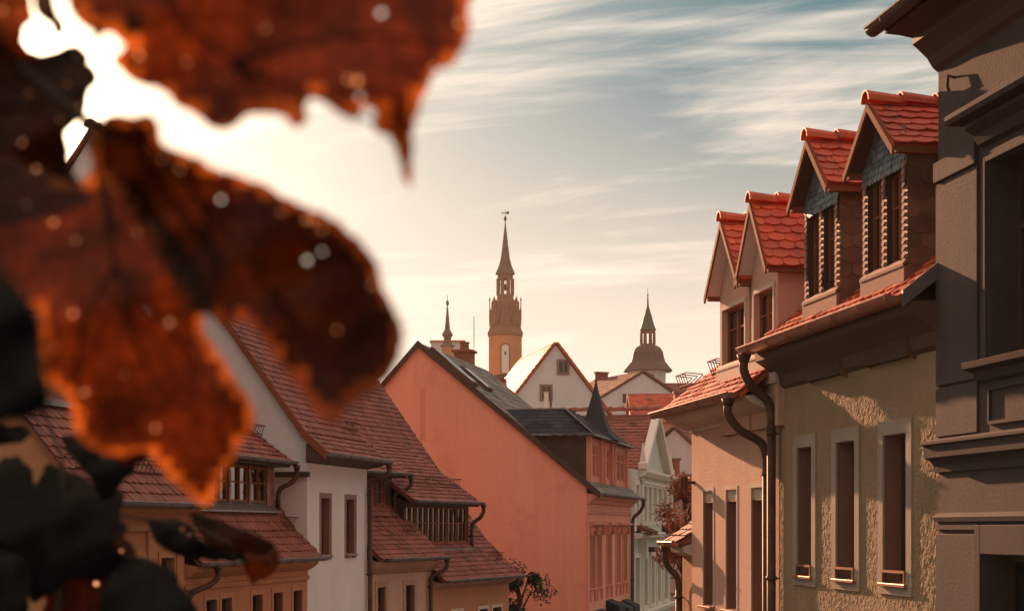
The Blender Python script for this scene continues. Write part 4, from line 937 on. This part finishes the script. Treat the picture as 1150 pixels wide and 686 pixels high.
# ------------------------------------------------------------------ houses, chimneys and towers beyond
def P(px, Y, py=None):
    p = V((px-CX)*Y/FPX, Y, 0)
    if py is not None: p.z = EYE+(HY-py)*Y/FPX
    return p
def far_house(name, label, apx, apy, Y, yaw, half, pitchz, length, wallm, roofm, wins=(), tiled=True, chim=(), w=0.4, e=0.32):
    """gable end at the empty, facing the viewer; ridge runs back along local +y"""
    a = P(apx, Y, apy); t = thing(name, (a.x, a.y, 0), R(yaw), label, 'house'); za = a.z; ze = za-half*pitchz
    mb = MB(); mb.prism([(-half, 0, 0), (half, 0, 0), (half, 0, ze), (0, 0, za), (-half, 0, ze)], (0, length, 0)); mb.build('wall', wallm, t)
    r = MB()
    for s in (1, -1):
        e0 = V(s*(half+0.25), -0.15, ze-0.25*pitchz+0.06); rg = V(0, -0.15, za+0.08); La = length+0.3
        r.prism([e0, rg, rg+V(0, La, 0), e0+V(0, La, 0)], V(s*pitchz, 0, 1).normalized()*0.08)
        n0 = V(s*pitchz, 0, 1).normalized()*0.08
        if tiled:
            if s > 0: tiles(r, e0+n0, (0, 1, 0), rg-e0, La, (rg-e0).length, w, e, lift=0.05, rnd=0.05)
            else: tiles(r, e0+n0+V(0, La, 0), (0, -1, 0), rg-e0, La, (rg-e0).length, w, e, lift=0.05, rnd=0.05)
    ro = r.build('roof', roofm, t)
    for (x, z, ww, hh, fm) in wins:
        f = MB(); x0, x1, z0, z1 = x-ww/2, x+ww/2, z-hh/2, z+hh/2; b = 0.1
        f.box(x0-b, x0, -0.06, 0, z0-b, z1+b); f.box(x1, x1+b, -0.06, 0, z0-b, z1+b); f.box(x0, x1, -0.06, 0, z1, z1+b); f.box(x0, x1, -0.06, 0, z0-b, z0); f.box((x0+x1)/2-0.03, (x0+x1)/2+0.03, -0.05, 0, z0, z1)
        wo = f.build('window', fm, t); MB().box(x0, x1, -0.02, -0.004, z0, z1).build('pane', 'glass', wo)
    for (x, y, dz, ww, m) in chim:
        c = MB(); zt = za-abs(x)*pitchz; c.box(x-ww/2, x+ww/2, y-ww/2, y+ww/2, zt-1.2, zt+dz); c.box(x-ww/2-0.06, x+ww/2+0.06, y-ww/2-0.06, y+ww/2+0.06, zt+dz, zt+dz+0.1); c.build('chimney', m, ro)
    return t
def zy(py, Y): return EYE+(HY-py)*Y/FPX
far_house('white_gable_house', 'white gabled house with two small square windows and a sunlit orange roof slope', 624, 387, 86, 11, 3.4, 1.28, 8, 'white', 'tile_bright',
          wins=[(0.37, zy(412, 86), 0.42, 0.55, 'brown_trim'), (-0.47, zy(441, 86), 0.42, 0.6, 'brown_trim')], chim=[(-1.3, 7.5, 0.5, 0.6, 'brick')])
far_house('pale_gable_house', 'pale gabled house with a single square window and dark brown roof below the dome', 722, 419, 112, 22, 3.2, 0.58, 7, 'white', 'tile_brown',
          wins=[(-1.15, zy(448, 112), 0.6, 0.6, 'white')], chim=[(-0.2, 6.2, 0.6, 0.35, 'brick'), (-0.2, 5.2, 0.5, 0.3, 'brick')])
far_house('brown_gable_house', 'small brown-tiled house just below the tall orange tower', 568, 423, 97, 35, 1.1, 1.0, 4, 'tower_stone', 'tile_brown', chim=[(1.0, 2.2, 0.4, 0.55, 'brick')])
def roof_block(name, label, px0, px1, py0, py1, Y, depth, wallm, roofm, yaw=0, chim=(), w=0.4, e=0.3):
    """long house seen on its eaves side: the slope faces the viewer"""
    a, b = P(px0, Y), P(px1, Y); L = b.x-a.x; t = thing(name, (a.x, a.y, 0), R(yaw), label, 'house')
    z0, z1 = zy(py1, Y), zy(py0, Y+depth)
    mb = MB(); mb.prism([(0, 0.2, 0), (0, depth*2-0.2, 0), (0, depth*2-0.2, z0), (0, depth, z1-0.1), (0, 0.2, z0)], (L, 0, 0)); mb.build('wall', wallm, t)
    r = MB(); roof_front(r, -0.15, L+0.15, [(0, z0), (depth, z1)], w, e, rnd=0.05, lift=0.05); deck(r, -0.15, L+0.15, (depth, z1), (2*depth, z0)); ro = r.build('roof', roofm, t)
    for (x, y, zz, ww, m) in chim:
        c = MB(); c.box(x-ww/2, x+ww/2, y-ww/2, y+ww/2, z0, zz); c.box(x-ww/2-0.07, x+ww/2+0.07, y-ww/2-0.07, y+ww/2+0.07, zz, zz+0.1); c.build('chimney', m, ro)
    return t
roof_block('red_roof_house', 'long house with a bright orange-red roof to the right below the dome', 712, 800, 442, 474, 98, 3.2, 'peach', 'tile_bright', chim=[(2.7, 1.0, zy(440, 98), 0.8, 'brick')])
roof_block('far_roof_house', 'distant low red roof seen right beneath the dome drum', 738, 800, 430, 446, 125, 3.0, 'cream', 'tile_red')
roof_block('brown_roof_house', 'house with a dark brown tiled roof at the far end of the street gap', 738, 790, 532, 632, 84, 3.5, 'tower_stone', 'tile_brown', chim=[(0.95, 2.0, zy(516, 85), 0.55, 'brick')], yaw=0)
far_house('grey_gable_house', 'small pale grey gabled house peeping above the brown roof in the street gap', 757, 482, 93, -20, 1.5, 0.9, 5, 'white', 'tile_brown')
far_house('street_end_house', 'plain rose house closing the lower end of the street gap', 765, 560, 79.5, 0, 1.4, 0.5, 4, 'rose', 'tile_brown')
fl = thing('garden_railing', (P(752, 76).x, 76, 0), 0, 'dark metal railing across the far end of the street gap', 'railing')
mb = MB()
for z in (4.55, 3.9, 3.2): mb.tube([(0, 0, z), (1.3, 0, z)], 0.035, 6)
mb.build('rail', 'iron', fl); mb = MB(); mb.tube([(0, 0, 0), (0, 0, 4.6)], 0.05, 6); mb.tube([(1.3, 0, 0), (1.3, 0, 4.6)], 0.05, 6); mb.build('post', 'iron', fl)

def pots():
    for i, (px, py0, py1, Y, m, lab) in enumerate(((613.5, 440, 462, 79, 'ivory', 'pale tall chimney pot in front of the two-window gable'), (618.5, 446, 462, 79.2, 'iron', 'thin dark flue pipe right of the pale chimney pot'),
                               )):
        a = P(px, Y); r = 0.11 if i == 0 else 0.05; t = thing('chimney_pot' if i == 0 else 'flue_pipe', (a.x, a.y, zy(py1, Y)-1.2), 0, lab, 'chimney')
        h = zy(py0, Y)-zy(py1, Y)+1.2; mb = MB(); mb.lathe([(r*1.5, 0), (r*1.5, h*0.55), (r, h*0.6), (r*0.9, h*0.97), (r*1.2, h)], 10); mb.build('pipe', m, t, smooth=False)
        MB().lathe([(r*2.4, -2.5), (r*2.4, 0.05), (r*1.5, 0.1)], 4, rot=0.5).build('base', 'brick', t)
pots()

def big_tower():
    Y = 300.0; s = Y/FPX; c = P(567.5, Y); t = thing('church_tower', (c.x, c.y, 0), 0, 'tall orange church tower with stone gables, open lantern and needle spire, tallest on the skyline', 'tower')
    Z = lambda py: zy(py, Y); w = lambda px: px*s
    b = MB(); b.lathe([(w(20), 0), (w(20), Z(377)), (w(20), Z(376))], 8, rot=0.5); b.build('shaft', 'tower_plaster', t)
    co = MB(); co.lathe([(w(20), Z(378)), (w(21.2), Z(377)), (w(21.5), Z(374)), (w(20), Z(372)), (w(18), Z(366)), (w(16.5), Z(360))], 8, rot=0.5); co.build('cornice', 'tower_stone', t)
    m = MB(); m.lathe([(w(17), Z(366)), (w(17), Z(340)), (w(15), Z(338)), (w(11), Z(337))], 8, rot=0.5); mo = m.build('gable_storey', 'tower_stone', t)
    g = MB()
    for k in range(8):
        a = math.pi/4*k; ca, sa = math.cos(a), math.sin(a)
        for (hw, z0, z1) in ((5.8, 366, 357), (4.6, 357, 349), (3.2, 349, 343), (1.5, 343, 337)):
            pts = []
            for q in ((-hw, z0), (hw, z0), (hw, z1), (-hw, z1)):
                x, z = w(q[0]), Z(q[1]); r = w(17.0); pts.append((r*ca-x*sa, r*sa+x*ca, z))
            g.prism(pts, (ca*w(1.0), sa*w(1.0), 0))
        x, y = w(17.5)*ca, w(17.5)*sa; g.lathe([(w(0.8), Z(338)), (w(0.9), Z(336)), (w(0.25), Z(334.5)), (w(0.05), Z(332))], 6, (x, y))
        a += math.pi/8; x, y = w(18.3)*math.cos(a), w(18.3)*math.sin(a); g.lathe([(w(1.3), Z(360)), (w(1.2), Z(351)), (w(1.4), Z(350)), (w(0.3), Z(347)), (w(0.05), Z(344))], 6, (x, y))
    g.build('stone_gables', 'tower_stone', mo)
    # lantern with open arches
    l = MB(); l.lathe([(w(10), Z(339)), (w(10), Z(332)), (w(9.5), Z(331))], 8, rot=0.5); l.lathe([(w(9.3), Z(314)), (w(9.3), Z(309)), (w(10.5), Z(307.5))], 8, rot=0.5)
    for k in range(8):
        a = math.pi/4*(k+0.5); x, y = w(8.6)*math.cos(a), w(8.6)*math.sin(a); l.lathe([(w(2.1), Z(331.5)), (w(2.1), Z(313.5))], 6, (x, y))
    lo = l.build('lantern', 'tower_stone', t)
    be = MB(); be.lathe([(w(3.0), Z(326)), (w(2.6), Z(324)), (w(1.6), Z(321)), (w(0.8), Z(319.5))], 12); be.tube([(0, 0, Z(320)), (0, 0, Z(313))], w(0.3), 6); be.tube([(-w(7.5), 0, Z(319.5)), (w(7.5), 0, Z(319.5))], w(0.5), 6); be.build('bell', 'iron', lo)
    sp = MB(); sp.lathe([(w(11.8), Z(308)), (w(10.5), Z(305)), (w(7.5), Z(298)), (w(5.4), Z(290)), (w(2.8), Z(270)), (w(0.7), Z(252)), (w(0.4), Z(248))], 8, rot=0.5); so = sp.build('spire', 'dome_roof', t)
    f = MB(); f.lathe([(w(0.3), Z(249)), (w(1.3), Z(247.5)), (w(1.8), Z(245.7)), (w(1.3), Z(244)), (w(0.3), Z(242.5)), (w(0.2), Z(235))], 10)
    f.box(w(-3.6), w(3.9), -w(0.15), w(0.15), Z(239.8), Z(238.9)); f.box(w(1.2), w(4.2), -w(0.15), w(0.15), Z(240.6), Z(237.6)); f.box(w(-4.0), w(-2.6), -w(0.15), w(0.15), Z(240.2), Z(238.6)); f.build('weather_vane', 'iron', so)
    # arched window, facing the viewer
    d = -w(20)*math.cos(math.pi/8)
    def arch(hw, z0, z1, y0, y1):
        pts = [(-hw, z0), (hw, z0), (hw, z1)]+[(hw*math.cos(a), z1+hw*math.sin(a)) for a in [math.pi*k/8 for k in range(1, 8)]]+[(-hw, z1)]
        return [(x, y0, z) for x, z in pts], (0, y1-y0, 0)
    a = MB(); a.prism(*arch(w(5.6), Z(420), Z(392.5), d-0.10, d+0.02)); a.build('window_surround', 'tower_stone', t)
    a = MB(); a.prism(*arch(w(4.0), Z(420), Z(392.5), d-0.16, d-0.101)); wo = a.build('window', 'ivory', t)
    MB().box(-w(1), w(1), d-0.2, d-0.161, Z(400), Z(396.5)).build('pane', 'glass', wo)
big_tower()
def needle():
    Y = 280.0; s = Y/FPX; c = P(502.5, Y); t = thing('slender_church_spire', (c.x, c.y, 0), 0, 'thin dark needle spire with a ball, left of the tall orange tower', 'tower')
    Z = lambda py: zy(py, Y); w = lambda px: px*s
    MB().lathe([(w(7), 0), (w(7), Z(390)), (w(9), Z(388))], 8, rot=0.5).build('base', 'tower_plaster', t)
    sp = MB().lathe([(w(9), Z(389)), (w(5.5), Z(386)), (w(4.2), Z(382)), (w(4.6), Z(379)), (w(6.6), Z(376)), (w(6), Z(374.5)), (w(3.2), Z(370)), (w(2.4), Z(362)), (w(1.5), Z(352)), (w(1.1), Z(349)), (w(1.4), Z(347.5)), (w(0.5), Z(344))], 8, rot=0.5).build('spire', 'dome_roof', t)
    MB().lathe([(w(0.5), Z(344)), (w(1.6), Z(341.5)), (w(1.8), Z(340)), (w(1.2), Z(338)), (w(0.3), Z(337)), (w(0.25), Z(331))], 10).build('finial', 'iron', sp)
    a = P(484, 285); t2 = thing('flat_topped_block', (a.x, a.y, 0), 0, 'pale flat-topped block behind the needle spire', 'building'); L = P(521, 285).x-a.x
    MB().box(0, L, 0, 6, 0, zy(384, 285)).build('wall', 'cream', t2); MB().box(-0.2, L+0.2, -0.2, 6.2, zy(384, 285), zy(382, 285)).build('cornice', 'tower_plaster', t2)
needle()
def dome_tower():
    Y = 200.0; s = Y/FPX; c = P(727.5, Y); t = thing('domed_church_tower', (c.x, c.y, 0), 0, 'brown domed church tower with a small arcaded lantern and green spire, right on the skyline', 'tower')
    Z = lambda py: zy(py, Y); w = lambda px: px*s
    MB().lathe([(w(21), 0), (w(21), Z(417))], 8, rot=0.5).build('drum', 'cream', t)
    MB().lathe([(w(21), Z(420)), (w(23), Z(418.5)), (w(23.5), Z(416.4)), (w(20), Z(416))], 8, rot=0.5).build('cornice', 'ivory', t)
    MB().lathe([(w(28.5), Z(417.5)), (w(29), Z(416.5)), (w(25), Z(412)), (w(20.5), Z(406.5)), (w(18.8), Z(401)), (w(18), Z(396)), (w(15.5), Z(391.5)), (w(11), Z(388.5)), (w(8), Z(387.8))], 8, rot=0.5).build('dome', 'dome_roof', t)
    l = MB().lathe([(w(9), Z(389)), (w(9), Z(386.5))], 8, rot=0.5); l.lathe([(w(8.6), Z(373.5)), (w(8.6), Z(371.5)), (w(9.6), Z(370.5))], 8, rot=0.5)
    for k in range(8):
        a = math.pi/4*(k+0.5); l.lathe([(w(1.5), Z(387)), (w(1.2), Z(373))], 6, (w(7.8)*math.cos(a), w(7.8)*math.sin(a)))
    l.build('lantern', 'tower_stone', t)
    sp = MB().lathe([(w(10), Z(371)), (w(9), Z(369)), (w(6.5), Z(362)), (w(5), Z(356)), (w(2.8), Z(349)), (w(1.2), Z(343.5)), (w(0.9), Z(336))], 8, rot=0.5).build('spire', 'verdigris', t)
    MB().lathe([(w(0.7), Z(337)), (w(0.5), Z(333)), (w(0.9), Z(332)), (w(0.3), Z(330)), (w(0.15), Z(323))], 8).build('finial', 'iron', sp)
    for k in (5, 6):
        a = math.pi/4*k; r = w(21)*math.cos(math.pi/8); ca, sa = math.cos(a), math.sin(a); pts = []
        for x, z in ((-0.5, 422), (0.5, 422), (0.5, 436), (-0.5, 436)): pts.append((r*ca-x*sa, r*sa+x*ca, Z(z)))
        MB().prism(pts, (ca*0.05, sa*0.05, 0)).build('window', 'glass', t)
dome_tower()

# ------------------------------------------------------------------ trees
def foliage(name, label, X, Y, z0, zt, rad, n, leaf, lm, cat='tree', squash=1.0):
    t = thing(name, (X, Y, 0), 0, label, cat); tr = MB(); r = random.Random(hash(label) % 1000 if False else len(label))
    tr.tube([(0, 0, 0), (0.05, 0.02, z0*0.5), (0.0, 0.0, z0), (0.05, 0, (z0+zt)/2)], [0.12, 0.09, 0.07, 0.03], 8)
    cl = []
    for i in range(16):
        a = r.uniform(0, 6.28); q = r.uniform(0.2, 1)*rad; z = r.uniform(z0, zt); k = 1-0.6*abs((z-z0)/(zt-z0)-0.4); p = V(math.cos(a)*q*k, math.sin(a)*q*k, z)
        tr.tube([(0.02, 0, max(z0*0.8, z-0.8*rad)), (p*0.5+V(0, 0, z*0.5-0.1))[:], p[:]], [0.035, 0.02, 0.008], 5); cl.append((p, r.uniform(0.25, 0.55)*rad))
    tr.build('trunk', 'bark', t); lf = MB()
    for i in range(n):
        p, q = r.choice(cl); d = V(r.gauss(0, 1), r.gauss(0, 1), r.gauss(0, 1)); c = p+d.normalized()*q*r.uniform(0.2, 1.1)
        u = V(r.gauss(0, 1), r.gauss(0, 1), r.gauss(0, 1)).normalized(); v = u.orthogonal().normalized(); s = leaf*r.uniform(0.6, 1.3); w = u.cross(v)
        lf.add([c-u*s, c+v*s*0.5+w*s*0.15, c+u*s, c-v*s*0.5+w*s*0.15], [(0, 1, 2, 3)])
    lf.build('crown', lm, t)
foliage('dark_shrub', 'dark leafy shrub at the foot of the salmon gable, beside the apricot house', P(584, 49).x, 49.2, 1.6, 4.75, 0.8, 4200, 0.055, 'leaf_dark', 'shrub')
foliage('dark_shrub', 'tiny dark shrub tip at the bottom edge under the salmon gable', P(606, 49.5).x, 50.0, 1.2, 4.05, 0.35, 900, 0.045, 'leaf_dark', 'shrub')
foliage('autumn_tree', 'orange autumn tree between the sage-green house and the peach house', P(768, 45).x, 45, 5.3, 7.1, 0.75, 4200, 0.055, 'leaf_autumn')

# ------------------------------------------------------------------ climbing vine close to the lens
vine = thing('climbing_vine', (0, 1.0, 0), 0, 'backlit russet climbing vine hanging close at the left, large blurred leaves over dark ones', 'vine')
def inside(p, poly):
    x, y = p; r = False; n = len(poly)
    for i in range(n):
        (x0, y0), (x1, y1) = poly[i], poly[(i+1) % n]
        if (y0 > y) != (y1 > y) and x < (x1-x0)*(y-y0)/(y1-y0)+x0: r = not r
    return r
def vleaf(pts, d, m, holes=(), curl=0.03, teeth=2.2, seed=1, tilt=(0, 0), vein=None, name='leaf', edge=False):
    r = random.Random(seed); n = len(pts); out = []
    for i in range(n):
        a, b, c, e = [Vector(pts[(i+k) % n]) for k in (-1, 0, 1, 2)]
        ln = (c-b).length; k = max(2, int(ln/7))
        for j in range(k):
            t = j/k; q = 0.5*((2*b)+(c-a)*t+(2*a-5*b+4*c-e)*t*t+(3*b-a-3*c+e)*t*t*t)
            nn = Vector((-(c-b).y, (c-b).x)).normalized()
            out.append(q+nn*r.uniform(-teeth, teeth))
    S = d/FPX; cx = sum(p.x for p in out)/len(out); cy = sum(p.y for p in out)/len(out)
    rings = [out]; big = []
    for (hx, hy, hr) in holes:
        big.append(hr > 2.1); hr *= r.uniform(1.0, 1.3)*(1.0 if hr > 2.1 else 1.5); rings.append([Vector((hx+hr*math.cos(6.283*k/7+seed)*r.uniform(.75, 1.2), hy+hr*math.sin(6.283*k/7+seed)*r.uniform(.75, 1.2))) for k in range(7)])
    vs = []; ed = []
    for ring in rings:
        b = len(vs); vs += ring; ed += [(b+k, b+(k+1) % len(ring)) for k in range(len(ring))]
    x0, x1 = min(p.x for p in out), max(p.x for p in out); y0, y1 = min(p.y for p in out), max(p.y for p in out); st = max(6, (x1-x0)/26)
    y = y0
    while y < y1:
        x = x0
        while x < x1:
            q = (x+r.uniform(-1, 1), y+r.uniform(-1, 1))
            if inside(q, out): vs.append(Vector(q))
            x += st
        y += st
    res = delaunay_2d_cdt(vs, ed, [], 0, 1e-4); V2, F = res[0], res[2]
    polyh = rings[1:]
    keep = []; spot = []
    for f in F:
        c = sum((V2[i] for i in f), Vector((0, 0)))/len(f)
        if inside(c, out):
            k = next((q for q, h in enumerate(polyh) if inside(c, h)), None)
            if k is not None and big[k]: continue          # eaten through
            keep.append(f); spot.append(1 if k is not None else 2 if edge and any(i < len(out) for i in f) else 0)
    R0 = max(x1-x0, y1-y0)/2; wob = 0.35 if R0 < 100 else 1.0
    def pos(p):
        dx, dy = (p.x-cx)/R0, (p.y-cy)/R0; rr = dx*dx+dy*dy
        depth = d + curl*(rr-0.4) + wob*(0.010*math.sin(dx*5+seed)+0.008*math.cos(dy*6+dx*3+seed*2))+tilt[0]*dx+tilt[1]*dy
        return V((p.x-CX)*depth/FPX, depth-1.0, EYE+(HY-p.y)*depth/FPX)
    P3 = [pos(p) for p in V2]; T = V(0, 0.0012, 0); nv = len(P3); fs = []
    from collections import Counter
    ec = Counter()
    for f in keep:
        fs.append(tuple(f)); fs.append(tuple(i+nv for i in reversed(f)))
        for a, b in zip(f, f[1:]+f[:1]): ec[(a, b)] += 1
    for (a, b) in list(ec):
        if (b, a) not in ec: fs.append((b, a, a+nv, b+nv))
    mb = MB(); mb.add(P3+[p+T for p in P3], fs); o = mb.build(name, m, vine, smooth=True)
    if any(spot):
        o.data.materials.append(M['painted_sun_spot']); o.data.materials.append(M['backlit_rim'])
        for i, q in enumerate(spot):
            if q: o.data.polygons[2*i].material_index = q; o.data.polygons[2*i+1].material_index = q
    if vein:
        vb = MB()
        for path in vein:
            pp = [pos(Vector(q))-V(0, 0.001, 0) for q in path]; pp = smooth_path(pp, 5); k = len(pp)
            vb.tube(pp, [0.0016*(1-0.75*i/k) for i in range(k)], 6)
        vb.build('vein', 'vine_dark', o, smooth=True)
    return o
A = [(60,-60),(72,-5),(84,21),(94,31),(105,40),(108,51),(117,37),(140,52),(124,65),(140,84),(157,94),(182,101),(196,115),(217,130),(234,140),(246,146),(262,143),(277,130),(290,127),(306,127),(322,131),(331,144),(345,136),(341,121),(352,108),(366,115),(380,129),(397,135),(408,122),(420,124),(418,143),(436,154),(446,175),(457,205),(463,206),(464,164),(467,129),(481,98),(488,80),(509,70),(528,37),(525,17),(532,-20),(500,-80),(300,-90)]
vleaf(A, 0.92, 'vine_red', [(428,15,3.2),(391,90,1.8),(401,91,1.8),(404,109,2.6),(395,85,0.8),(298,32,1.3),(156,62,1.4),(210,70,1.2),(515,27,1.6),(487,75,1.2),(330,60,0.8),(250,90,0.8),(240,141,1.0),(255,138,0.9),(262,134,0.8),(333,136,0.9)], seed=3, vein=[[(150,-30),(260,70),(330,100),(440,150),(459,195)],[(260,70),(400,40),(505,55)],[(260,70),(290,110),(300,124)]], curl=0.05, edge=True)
B = [(182,159),(210,171),(245,189),(292,206),(327,224),(355,238),(371,244),(404,269),(424,297),(433,326),(445,355),(453,375),(445,412),(428,432),(404,448),(384,465),(375,481),(363,469),(343,448),(330,428),(310,404),(290,375),(273,359),(253,367),(236,352),(212,347),(168,275),(132,218),(106,188),(100,160),(112,135),(128,126),(150,131),(172,127),(180,140)]
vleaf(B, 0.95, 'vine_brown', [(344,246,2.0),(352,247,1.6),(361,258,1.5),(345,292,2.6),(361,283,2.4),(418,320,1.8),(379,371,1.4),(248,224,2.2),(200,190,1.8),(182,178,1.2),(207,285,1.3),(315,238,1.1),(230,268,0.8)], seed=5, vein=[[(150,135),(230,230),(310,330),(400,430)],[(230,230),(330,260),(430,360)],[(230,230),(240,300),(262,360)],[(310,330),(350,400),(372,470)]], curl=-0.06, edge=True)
C = [(112,178),(140,200),(185,250),(225,320),(229,371),(253,408),(286,465),(270,500),(252,526),(237,565),(220,560),(200,545),(180,525),(166,505),(140,512),(110,505),(86,486),(76,441),(55,430),(45,421),(48,380),(40,345),(10,335),(-60,330),(-60,190),(0,175),(40,190),(82,205),(92,206)]
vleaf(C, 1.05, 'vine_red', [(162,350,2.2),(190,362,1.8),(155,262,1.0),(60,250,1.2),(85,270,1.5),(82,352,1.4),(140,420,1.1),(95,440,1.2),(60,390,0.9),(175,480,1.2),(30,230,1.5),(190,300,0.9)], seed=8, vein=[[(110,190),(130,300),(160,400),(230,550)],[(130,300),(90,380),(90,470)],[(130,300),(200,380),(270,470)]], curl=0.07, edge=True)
E_ = [(-40,35),(20,58),(45,62),(62,58),(72,50),(87,52),(94,68),(105,73),(112,87),(101,101),(98,118),(90,133),(76,148),(82,190),(95,215),(60,230),(0,240),(-40,210)]
vleaf(E_, 1.15, 'vine_dark', [(41,88,3.0),(85,62,1.2),(67,134,1.0),(32,105,0.9),(75,95,0.8),(90,120,1.4),(84,128,1.2),(25,160,1.2),(10,210,2.0),(40,190,1.5)], seed=4, vein=[[(-20,120),(40,120),(100,100)]])
vleaf([(-40,-40),(25,-30),(35,8),(38,20),(28,32),(26,44),(34,55),(45,64),(0,72),(-40,60)], 1.1, 'vine_gold', [(3,12,2.0)], seed=6)
vleaf([(36,-20),(56,-20),(61,9),(72,28),(70,37),(64,42),(60,34),(56,28),(44,19),(39,10)], 1.2, 'vine_dark', [(47,7,1.2),(50,5,0.8),(57,17,0.8)], seed=7, teeth=1)
vleaf([(60,60),(85,50),(100,64),(92,78),(60,75)], 1.3, 'vine_brown', seed=17, teeth=1)
vleaf([(128,28),(140,22),(150,32),(142,46),(130,44)], 1.0, 'vine_gold', seed=12, teeth=1)
vleaf([(-40,290),(0,303),(28,328),(46,368),(50,415),(58,450),(42,468),(0,478),(-40,485)], 0.72, 'vine_shaded', seed=9, teeth=1)
vleaf([(68,494),(86,486),(110,500),(151,521),(140,540),(116,562),(101,540),(81,515)], 1.9, 'vine_shaded', seed=13)
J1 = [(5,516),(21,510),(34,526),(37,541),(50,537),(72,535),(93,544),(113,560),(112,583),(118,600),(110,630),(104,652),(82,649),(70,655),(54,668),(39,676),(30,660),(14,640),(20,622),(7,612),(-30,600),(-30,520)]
vleaf(J1, 2.1, 'vine_shaded', seed=14, teeth=3.2)
J2 = [(95,555),(122,572),(136,590),(146,610),(158,632),(160,660),(150,700),(60,710),(50,660),(60,600)]
vleaf([(50,525),(80,532),(112,545),(140,556),(134,574),(142,590),(128,610),(138,632),(110,650),(60,640),(40,580)], 2.0, 'vine_shaded', seed=31, teeth=3.4)
vleaf([(118,480),(150,486),(170,500),(160,520),(135,522),(118,505)], 1.8, 'vine_dark', seed=33, teeth=2)
vleaf([(-30,600),(20,615),(35,650),(20,700),(-30,720)], 2.1, 'vine_shaded', seed=34, teeth=3)
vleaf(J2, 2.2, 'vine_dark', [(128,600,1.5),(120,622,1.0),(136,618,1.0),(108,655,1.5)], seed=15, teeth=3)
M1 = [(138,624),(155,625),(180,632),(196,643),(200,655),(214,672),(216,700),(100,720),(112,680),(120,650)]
vleaf(M1, 2.0, 'vine_shaded', seed=16, teeth=1.5, vein=[[(140,627),(170,634),(197,648)]])
vleaf([(-30,470),(10,480),(22,478),(36,485),(24,496),(8,500),(-30,505)], 2.0, 'vine_shaded', seed=18, teeth=2.5)
vleaf([(165,580),(179,583),(201,582),(215,594),(224,606),(230,619),(222,629),(201,623),(179,612),(169,598)], 2.3, 'vine_shaded', [(205,594,3.0),(212,600,2.5)], seed=19, teeth=1.5)
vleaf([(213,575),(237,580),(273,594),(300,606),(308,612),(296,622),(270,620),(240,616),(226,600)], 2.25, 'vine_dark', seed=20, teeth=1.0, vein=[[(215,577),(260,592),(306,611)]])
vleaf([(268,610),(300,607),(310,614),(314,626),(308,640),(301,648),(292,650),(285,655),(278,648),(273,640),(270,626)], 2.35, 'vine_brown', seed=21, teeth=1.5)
vleaf([(228,605),(262,612),(276,628),(250,630),(226,626)], 2.3, 'vine_shaded', seed=22, teeth=1.5)
def stem(path, d, r):
    stm = MB(); stm.tube(smooth_path([V((x-CX)*d/FPX, d-1.0, EYE+(HY-y)*d/FPX) for x, y in path], 6), r, 7); stm.build('stem', 'bark', vine, smooth=True)
stem([(48,460),(58,485),(68,510),(70,535),(72,560)], 2.0, 0.0022)
stem([(118,575),(165,583),(215,590),(262,612)], 2.2, 0.0016)
stem([(-60,-30),(20,70),(90,130),(135,150)], 1.12, 0.0035)
stem([(135,150),(180,210),(240,290)], 1.0, 0.002)
stem([(90,130),(110,190),(128,260)], 1.08, 0.0022)
stem([(72,560),(70,640),(60,720)], 2.2, 0.004)

# ------------------------------------------------------------------ evening haze
def haze():
    mb = MB(); mb.box(-130, 160, -25, 360, -1.2, 75)
    m = bpy.data.materials.new('haze_air'); m.use_nodes = True; nt = m.node_tree; nt.nodes.clear()
    pv = nt.nodes.new('ShaderNodeVolumePrincipled'); pv.inputs['Color'].default_value = (1.0, 0.86, 0.74, 1); pv.inputs['Density'].default_value = HAZE; pv.inputs['Anisotropy'].default_value = 0.3
    o = nt.nodes.new('ShaderNodeOutputMaterial'); nt.links.new(pv.outputs[0], o.inputs['Volume'])
    tag(mb.build('haze', m), None, None, kind='stuff')
HAZE = 0.0002
haze()
